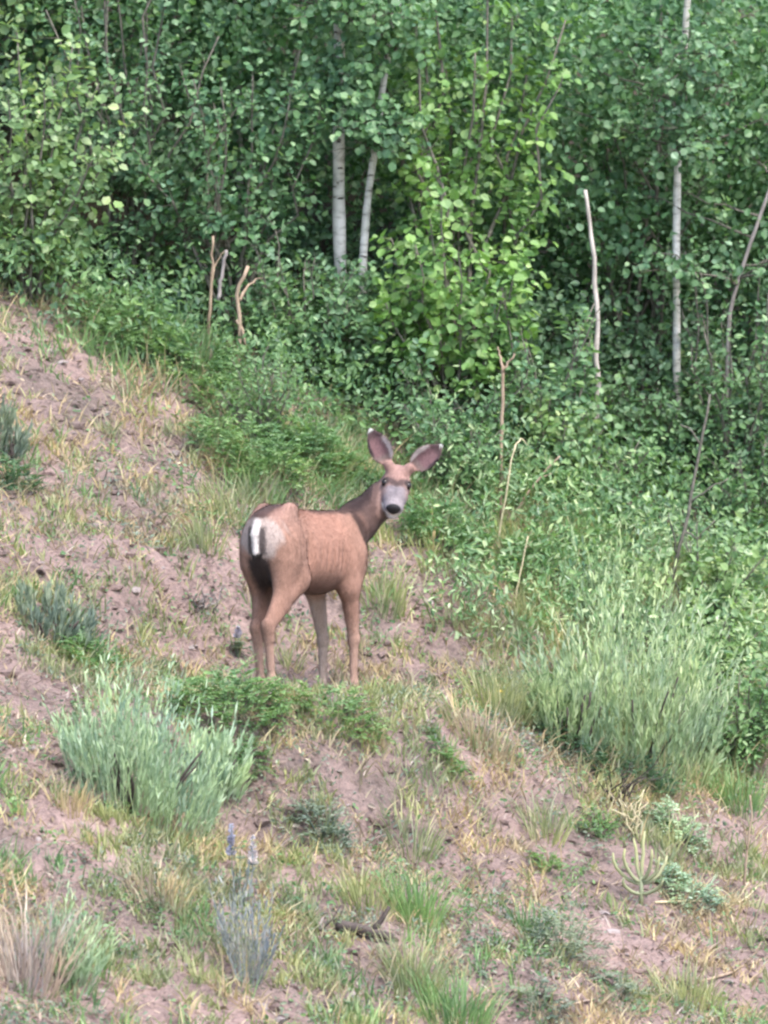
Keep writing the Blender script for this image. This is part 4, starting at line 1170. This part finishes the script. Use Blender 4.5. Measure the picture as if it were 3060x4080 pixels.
for u, v, H, Rd, n, mat, lab in (
    (24, 985, .60, .16, 190, M_PINKSTRAW, 'tall pinkish pale dry grass in the lower left corner'),
    (418, 925, .36, .10, 150, M_FRESH, 'fresh green grass tuft at the bottom centre above the dark hollow'),
    (412, 990, .34, .11, 170, M_GRASS, 'yellow-green grass tuft at the bottom centre below the dark hollow'),
    (455, 1022, .34, .15, 200, M_FRESH, 'blue-green grass tuft on the bottom edge right of centre'),
    (530, 935, .26, .08, 100, M_FRESH, 'small fresh grass tuft left of the candle plant'),
    (225, 520, .30, .12, 90, M_GRASS, 'pale upright grass left of the deer rump'),
    (258, 505, .28, .10, 90, M_GRASS, 'yellow-green grass directly behind the deer rump'),
    (205, 545, .28, .10, 90, M_GRASS, 'thin pale grass on the dirt left of the deer'),
    (325, 478, .30, .10, 110, M_GRASS, 'yellow-tipped grass behind the deer back'),
    (385, 610, .34, .12, 110, M_GRASS, 'pale dry-green grass right of the deer chest'),
    (500, 720, .42, .14, 170, M_GRASS, 'yellowish grass at the left of the tall sagebrush'),
    (478, 745, .30, .14, 130, M_STRAW, 'straw-coloured grass beside the trail right of the deer'),
    (545, 835, .28, .10, 100, M_GRASS, 'short grass under the left end of the tall sagebrush'),
    (180, 360, .45, .12, 140, M_FRESH, 'tall fresh grass in front of the tan broken sticks'),
    (748, 640, .40, .12, 110, M_FRESH, 'tall green grass at the right edge above the sagebrush'),
    (735, 805, .30, .14, 150, M_FRESH, 'green grass at the right edge below the sagebrush'),
    (365, 905, .26, .14, 130, M_GRASS, 'yellow-green grass right of the two-spiked lupine'),
    (410, 850, .24, .12, 110, M_GRASS, 'thin grass in the middle of the lower slope'),
    (690, 1010, .26, .16, 160, M_GRASS, 'yellow-green grass in the lower right corner'),
    (160, 905, .26, .14, 120, M_STRAW, 'straw tuft below the big sagebrush'),
    (290, 668, .16, .06, 40, M_GRASS, 'short grass standing between the deer legs'),
    (615, 730, .80, .34, 120, M_STALK_BLADE, 'tall pale stems rising inside the tall sagebrush'),
    (70, 810, .2, .1, 80, M_STRAW, 'dry straw under the left side of the big sagebrush')):
    tuft(lab, gp(u, v), H, Rd, n, mat)

# --- dead sticks, stalks and branches
def stick(name, label, cat, pix, y, r0, r1, mat, branches=(), group=None, sides=6):
    pts = np.array([at(u, v, y) for u, v in pix])
    base = pts[0].copy()
    root = thing(name, label, cat, base, group)
    t = np.linspace(0, 1, 14)
    seg = np.concatenate([[0], np.cumsum(np.linalg.norm(np.diff(pts, axis=0), axis=1))]); seg /= seg[-1]
    c = np.stack([np.interp(t, seg, pts[:, i]) for i in range(3)], -1)
    c[1:-1] += R.normal(0, r0*.22, (12, 3))
    a = Acc(); a.add(*tube(c-base, np.linspace(r0, r1, 14), sides)); a.build('stem', mat, root, True)
    for bp_ in branches:
        q = np.array([at(u, v, y) for u, v in bp_])-base
        q[1:, 1] += R.normal(0, .05)
        s = np.linspace(0, 1, 8)
        sg = np.linspace(0, 1, len(q))
        c = np.stack([np.interp(s, sg, q[:, i]) for i in range(3)], -1)
        c[1:-1] += R.normal(0, r1*.6, (6, 3))
        a = Acc(); a.add(*tube(c, np.linspace(r1*1.0, r1*.45, 8), 5)); a.build('twig', mat, root, True)
    return root

def ydepth(u, v):
    return float(gp(u, v)[1])
yb = ydepth(207, 356)
stick('broken_stick', 'thin tan broken stick, left one above the grassy bank', 'stick', [(207, 356), (210, 310), (212, 270), (213, 236)], yb, .013, .007, M_DEAD, [[(211, 290), (216, 262), (226, 250)]])
yb = 3.6
stick('broken_stick', 'thicker tan stick with a broken top, right of the thin tan one', 'stick', [(239, 398), (240, 310), (236, 292), (248, 266)], yb, .016, .011, M_DEAD, [[(240, 300), (250, 282), (262, 279)], [(237, 320), (246, 345)]])
stick('broken_stick', 'grey stub of a stick between the two tan sticks', 'stick', [(218, 300), (222, 275), (226, 250)], yb, .012, .010, M_GREYWOOD)
yb = 3.1
stick('forked_stick', 'tan forked dead stick standing above the deer right ear', 'stick', [(501, 530), (501, 440), (503, 366)], yb, .013, .010, M_DEAD, [[(503, 370), (500, 355), (498, 347)], [(503, 372), (510, 362), (515, 354)]])
yb = ydepth(667, 612)
stick('dead_branch', 'long dark grey dead branch rising through the right bushes', 'branch', [(667, 612), (676, 560), (688, 515), (697, 460), (706, 420), (710, 394)], yb, .013, .007, M_TWIG,
      [[(690, 505), (705, 490), (728, 478)], [(678, 556), (672, 530), (668, 512)], [(684, 530), (697, 540), (715, 520)], [(700, 445), (690, 430), (680, 424)]])
yb = ydepth(497, 548)
stick('dry_stalk', 'pale dry stalk with a nodding head right of the deer', 'stalk', [(497, 548), (505, 500), (511, 460), (516, 444)], yb, .006, .005, M_STALK, [[(516, 444), (522, 438), (528, 446)]], group='dry stalks by the trail')
yb = ydepth(506, 530)
stick('dry_stalk', 'slanting dry stalk leaning right over the green mound', 'stalk', [(506, 530), (528, 492), (548, 468), (560, 456)], yb, .008, .005, M_DEAD, [[(540, 478), (552, 474)]], group='dry stalks by the trail')
yb = ydepth(513, 610)
stick('dry_stalk', 'straight yellowish dry stalk standing beside the bare trail', 'stalk', [(513, 610), (521, 570), (528, 536)], yb, .006, .004, M_STALK, [[(526, 548), (532, 541)]], group='dry stalks by the trail')
yb = ydepth(745, 905)
stick('dry_stalk', 'pinkish dry stalk standing at the lower right', 'stalk', [(744, 885), (747, 850), (752, 815), (750, 795)], yb, .007, .005, M_DEAD, [[(747, 850), (742, 820)]])
# a lying stick and a tangle of dry twigs
yl = ydepth(620, 900)
p0, p1, p2 = gp(655, 905), gp(695, 903), gp(735, 908)
def lying(label, ps, r, mat, name='fallen_stick'):
    ps = np.array([p+np.array([0, 0, r*1.2]) for p in ps]); base = ps[0].copy()
    root = thing(name, label, 'stick', base)
    t = np.linspace(0, 1, 12); seg = np.linspace(0, 1, len(ps))
    c = np.stack([np.interp(t, seg, ps[:, i]) for i in range(3)], -1)
    c[:, 2] = np.maximum(c[:, 2], ground(c[:, 0], c[:, 1])+r*.6)
    a = Acc(); a.add(*tube(c-base, np.linspace(r, r*.6, 12), 6)); a.build('stem', mat, root, True)
    q = c[7]-base
    a = Acc(); a.add(*tube([q, q+[.05, .02, .05], q+[.09, .02, .12]], [r*.6, r*.4, r*.3], 5)); a.build('twig', mat, root, True)
    return root
lying('pale thin stick lying on the pink dirt right of the candle plant', [p0, p1, p2, gp(766, 886)], .007, M_STALK)
lying('dark thin stick lying across the trail right of the deer', [gp(395, 545), gp(420, 548), gp(452, 556)], .010, M_ROOT)
lying('dark lump put in for the dark hollow at the bottom centre', [gp(338, 934), gp(362, 938), gp(394, 946)], .032, M_ROOT, 'dark_lump')  # dark lump added to stand in for the hollow in the dirt
lying('thin dark stick left of the dark lump', [gp(300, 930), gp(318, 932), gp(334, 933)], .009, M_ROOT)
lying('reddish stick lying on the dirt at the right below the sagebrush', [gp(700, 985), gp(735, 975), gp(768, 960)], .010, M_DEAD)

def tangle(label, base, Rd, H, n, mat, name='twig_tangle'):
    root = thing(name, label, 'twigs', base)
    for i in range(n):
        a = R.uniform(0, 2*math.pi); rr = R.uniform(.3, 1)
        e = np.array([math.cos(a)*Rd*rr, math.sin(a)*Rd*rr, H*R.uniform(.3, 1)])
        s = stem_curve(e, (R.normal(0, .03), R.normal(0, .03), -.02), 7, .03, .8)
        ac = Acc(); ac.add(*tube(s, np.linspace(.006, .002, 7), 5)); ac.build('twig', mat, root, True)
    return root
tangle('tangle of grey dry twigs behind the deer head', gp(400, 430), .28, .34, 22, M_GREYWOOD)
tangle('bleached dry twigs at the foot of the tall sagebrush', gp(630, 830), .14, .20, 16, M_STALK)
tangle('grey dead twigs in the bushes at the right edge', gp(712, 590), .22, .22, 18, M_GREYWOOD)
tangle('dark twigs standing in for shade under the tall right sagebrush', gp(610, 800), .3, .22, 20, M_ROOT)  # dark twigs added to paint the shaded gaps at the clump's base
tangle('grey twigs on the dirt between the deer and the left edge', gp(205, 610), .2, .14, 14, M_GREYWOOD)

# --- pale plant with thick leaves curving up like candles
base = gp(641, 905)
root = thing('candle_plant', 'pale yellow-green plant with thick upturned leaves like a candlestick', 'plant', base)
ac = Acc(); ac.add(*tube([(0, 0, -.02), (.002, 0, .06), (.0, 0, .14)], [.012, .012, .009], 8)); ac.build('stem', M_PALE, root, True)
for k, (dx, dz, dy, z0) in enumerate(((-.125, .25, 0, .10), (.125, .23, .02, .10), (-.075, .28, -.04, .11), (.085, .26, -.05, .11), (.012, .36, .02, .13), (-.03, .33, .03, .13),
                                      (-.10, .13, -.08, .05), (.11, .12, -.08, .05), (.045, .31, -.06, .12))):
    t = np.linspace(0, 1, 7)
    dx *= R.uniform(.75, 1.2); dz *= R.uniform(.85, 1.1)
    c = np.stack([dx*np.sin(t*1.55)+R.normal(0, .004, 7)*t, dy*t, z0+(dz-z0)*(t**1.6)], -1)
    r = .0085*np.sin(np.clip(t*.8+.15, 0, 1)*math.pi)**.5+.0015
    v, f = tube(c, r, 6)
    ac = Acc(); ac.add(v, f); ac.build('leaf', M_PALE, root, True)

# --- small yellow flowers
def yflower(label, base, h):
    root = thing('yellow_flower', label, 'flower', base, 'small yellow flowers')
    ac = Acc(); ac.add(*tube([(0, 0, -.01), (.006, 0, h*.5), (.0, 0, h)], .002, 4)); ac.build('stalk', M_FORB, root)
    for k in range(9):
        a = k*2*math.pi/9
        ac = Acc(); ac.add(*leaf_batch(np.array([[0, 0, h]]), np.array([[math.cos(a), math.sin(a)-.5, .5]]), np.array([[0, -.6, .8]]), .021, .016)); ac.build('petal', M_PETAL, root)
yflower('single yellow flower on the bare trail right of the deer', gp(472, 588), .06)
yflower('yellow flower in the grass left of the tall sagebrush', gp(500, 712), .10)

# ------------------------------------------------------------------ ground cover (uncountable)
BARE = [(315, 694, 75, 20, .97), (320, 670, 60, 16, .9), (60, 390, 140, 85, .95), (160, 450, 75, 45, .8), (170, 590, 110, 60, .6), (225, 640, 60, 30, .6), (40, 560, 70, 50, .5), (420, 650, 60, 60, .6), (330, 1000, 90, 40, .5), (440, 585, 50, 45, .8), (520, 600, 60, 30, .5), (440, 690, 45, 70, .75), (270, 1000, 90, 40, .7),
        (640, 950, 80, 45, .7), (740, 980, 50, 60, .7), (60, 790, 60, 40, .5), (640, 885, 70, 25, .4), (200, 690, 60, 25, .5), (470, 860, 60, 50, .3)]
LUSH = [(130, 350, 90, 40), (200, 400, 80, 50), (330, 480, 60, 30), (450, 510, 90, 60), (560, 560, 80, 60), (640, 620, 120, 60), (720, 560, 80, 120), (240, 500, 50, 40), (500, 440, 120, 40), (680, 720, 120, 70)]
def cover_fields(x, y):
    z = ground(x, y)
    u, v, _ = proj(np.stack([x, y, z], -1))
    bare = np.zeros(len(x)); lush = np.zeros(len(x))
    for cx, cy, rx, ry, s in BARE:
        bare = np.maximum(bare, s*np.exp(-(((u-cx)/rx)**2+((v-cy)/ry)**2)))
    for cx, cy, rx, ry in LUSH:
        lush = np.maximum(lush, np.exp(-(((u-cx)/rx)**2+((v-cy)/ry)**2)))
    return z, bare, lush

def scatter(n, dens):
    x = R.uniform(-3.2, 3.8, n); y = R.uniform(-8.0, 3.9, n)
    z, bare, lush = cover_fields(x, y)
    k = R.random(n) < dens(x, y, bare, lush)
    return np.stack([x, y, z], -1)[k], lush[k]

def blades(n_cl, per, dens, h0, h1, w, mat, name, label, spread=.03, lushgain=.8, lie=0.0):
    C, lu = scatter(n_cl, dens)
    i = np.repeat(np.arange(len(C)), per)
    n = len(i)
    P = C[i].copy()
    P[:, :2] += R.normal(0, spread, (n, 2))
    P[:, 2] = ground(P[:, 0], P[:, 1])-.005
    hs = R.uniform(h0, h1, len(C))*(1+lushgain*lu)
    h = hs[i]*R.uniform(.5, 1.1, n)
    D = nrm(np.stack([R.normal(0, .28+lie, n), R.normal(0, .28+lie, n), np.ones(n)], -1))
    bend = np.stack([D[:, 0]*h*.7, D[:, 1]*h*.7, -.15*h*R.random(n)], -1)
    a = Acc(); a.add(*blade_batch(P, D, h, w*R.uniform(.7, 1.3, n), bend))
    o = a.build(name, mat, None, False, 'stuff')
    return tag(o, label, 'grass')

patch = lambda x, y, s, sd: vnoise(x*s, y*s, sd)*.5+vnoise(x*s*3.3, y*s*3.3, sd+1)*.5
blades(30000, 9, lambda x, y, b, l: (1-b)*np.clip((patch(x, y, 1.6, 41)-.47)*4.5*(1-.35*(x < -.4)*(y > -2)), .015, 1), .05, .14, .0095, M_GRASS, 'grass', 'short yellow-green grass growing all over the slope', .022)
blades(15000, 9, lambda x, y, b, l: np.clip(l*.6+(patch(x, y, 1.3, 45)-.58)*3*(1-b), 0, 1), .07, .17, .0095, M_FRESH, 'fresh_grass', 'fresh green grass on the moist parts of the slope', .025)
blades(58000, 5, lambda x, y, b, l: (1-.7*b)*(1-.6*l)*np.clip((patch(x, y, 2.0, 51)-.45)*3.2, .04, 1), .04, .15, .0085, M_STRAW, 'dry_grass', 'dry straw grass between the green tufts', .02, lie=.25)
blades(40000, 4, lambda x, y, b, l: (1-.5*l)*np.clip((patch(x, y, 2.4, 55)-.36)*2.6, .06, 1), .03, .10, .0095, M_PINKSTRAW, 'dead_grass', 'pinkish dead stems lying over the dirt', lie=1.6, lushgain=0)

blades(5000, 6, lambda x, y, b, l: np.clip(l*1.3*(x > .6), 0, 1), .16, .30, .010, M_GRASS, 'tall_grass', 'tall yellow-green grass among the weeds right of the deer', .03, lushgain=.3)
blades(2500, 3, lambda x, y, b, l: np.clip(l*1.2, 0, 1)*.8+.05, .16, .34, .007, M_STRAW, 'dry_stems', 'tall dry stems sticking out of the weeds', .03, lushgain=.3)
# tiny leaves of ground cover
C, lu = scatter(20000, lambda x, y, b, l: (1-b)*np.clip((patch(x, y, 2.2, 61)-.42)*2.5+l*.5, .02, 1))
per = 7
i = np.repeat(np.arange(len(C)), per); n = len(i)
P = C[i]+R.normal(0, 1, (n, 3))*np.array([.035, .035, 0]); P[:, 2] = ground(P[:, 0], P[:, 1])+R.uniform(.005, .06, n)*(1+lu[i])
A = nrm(R.normal(0, 1, (n, 3))*np.array([1, 1, .4])+[0, 0, .25]); N = nrm(np.array([0, -.1, .8])+R.normal(0, .4, (n, 3)))
L = R.uniform(.015, .034, n)
a = Acc(); a.add(*leaf_batch(P, A, N, L, L*.6)); o = a.build('ground_cover', M_FORB, None, False, 'stuff')
tag(o, 'small green leaves of low ground cover', 'ground cover')
C, lu = scatter(22000, lambda x, y, b, l: (1-b)*(1-l)*np.clip((patch(x, y, 2.0, 65)-.42)*2.5, .02, 1))
i = np.repeat(np.arange(len(C)), per); n = len(i)
P = C[i]+R.normal(0, 1, (n, 3))*np.array([.04, .04, 0]); P[:, 2] = ground(P[:, 0], P[:, 1])+R.uniform(.005, .07, n)
A = nrm(R.normal(0, 1, (n, 3))*np.array([1, 1, .7])+[0, 0, .5]); N = nrm(np.array([0, -.1, .8])+R.normal(0, .5, (n, 3)))
L = R.uniform(.018, .036, n)
a = Acc(); a.add(*leaf_batch(P, A, N, L, L*.35)); o = a.build('grey_ground_cover', M_GREYGREEN, None, False, 'stuff')
tag(o, 'small grey-green leaves of low ground cover', 'ground cover')

C, lu = scatter(34000, lambda x, y, b, l: .35+.4*b+0*l)
n = len(C); P = C+[0, 0, .004]
A = nrm(R.normal(0, 1, (n, 3))*np.array([1, .8, .35])); N = nrm(np.array([0, -.2, .8])+R.normal(0, .4, (n, 3))); L = R.uniform(.015, .05, n)
M_LITTER = leaf_mat('leaf_litter', [(0.05, 0.038, 0.03), (0.30, 0.23, 0.18), (0.12, 0.09, 0.07), (0.48, 0.41, 0.34)], trans=.1, rough=.8, spec=.15, tcol=(1, 1, .9))
a = Acc(); a.add(*leaf_batch(P, A, N, L, L*R.uniform(.2, .6, n), .3, .3)); o = a.build('leaf_litter', M_LITTER, None, False, 'stuff')
tag(o, 'dry brown leaf litter and chaff strewn over the dirt', 'litter')

# clods and stones
def clods(n, r0, r1, mat, name, label, dens):
    C, _ = scatter(n, dens)
    n = len(C)
    ico = np.array([[0, 0, 1], [.894, 0, .447], [.276, .851, .447], [-.724, .526, .447], [-.724, -.526, .447], [.276, -.851, .447],
                    [.724, .526, -.447], [-.276, .851, -.447], [-.894, 0, -.447], [-.276, -.851, -.447], [.724, -.526, -.447], [0, 0, -1]])
    fc = np.array([[0, 1, 2], [0, 2, 3], [0, 3, 4], [0, 4, 5], [0, 5, 1], [1, 6, 2], [2, 7, 3], [3, 8, 4], [4, 9, 5], [5, 10, 1],
                   [2, 6, 7], [3, 7, 8], [4, 8, 9], [5, 9, 10], [1, 10, 6], [11, 7, 6], [11, 8, 7], [11, 9, 8], [11, 10, 9], [11, 6, 10]])
    r = r0*(r1/r0)**(R.random(n)**2.2)
    v = ico[None]*(1+R.normal(0, .2, (n, 12, 1)))*r[:, None, None]*np.stack([R.uniform(.8, 1.6, n), R.uniform(.8, 1.4, n), R.uniform(.4, .8, n)], -1)[:, None]
    v = v+C[:, None]
    a = Acc(); a.add(v.reshape(-1, 3), [(np.arange(n)[:, None, None]*12+fc[None]).reshape(-1, 3)])
    o = a.build(name, mat, None, False, 'stuff')
    return tag(o, label, 'gravel')
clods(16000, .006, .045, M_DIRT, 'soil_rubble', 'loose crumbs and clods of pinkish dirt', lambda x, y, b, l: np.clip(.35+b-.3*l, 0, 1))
M_STONE = rough_mat('pale_stone', (0.19, 0.155, 0.145), (0.31, 0.265, 0.25), 20, .5)
clods(3500, .006, .034, M_STONE, 'gravel', 'small pale stones strewn over the dirt', lambda x, y, b, l: np.clip(.3+b-.3*l, 0, 1))
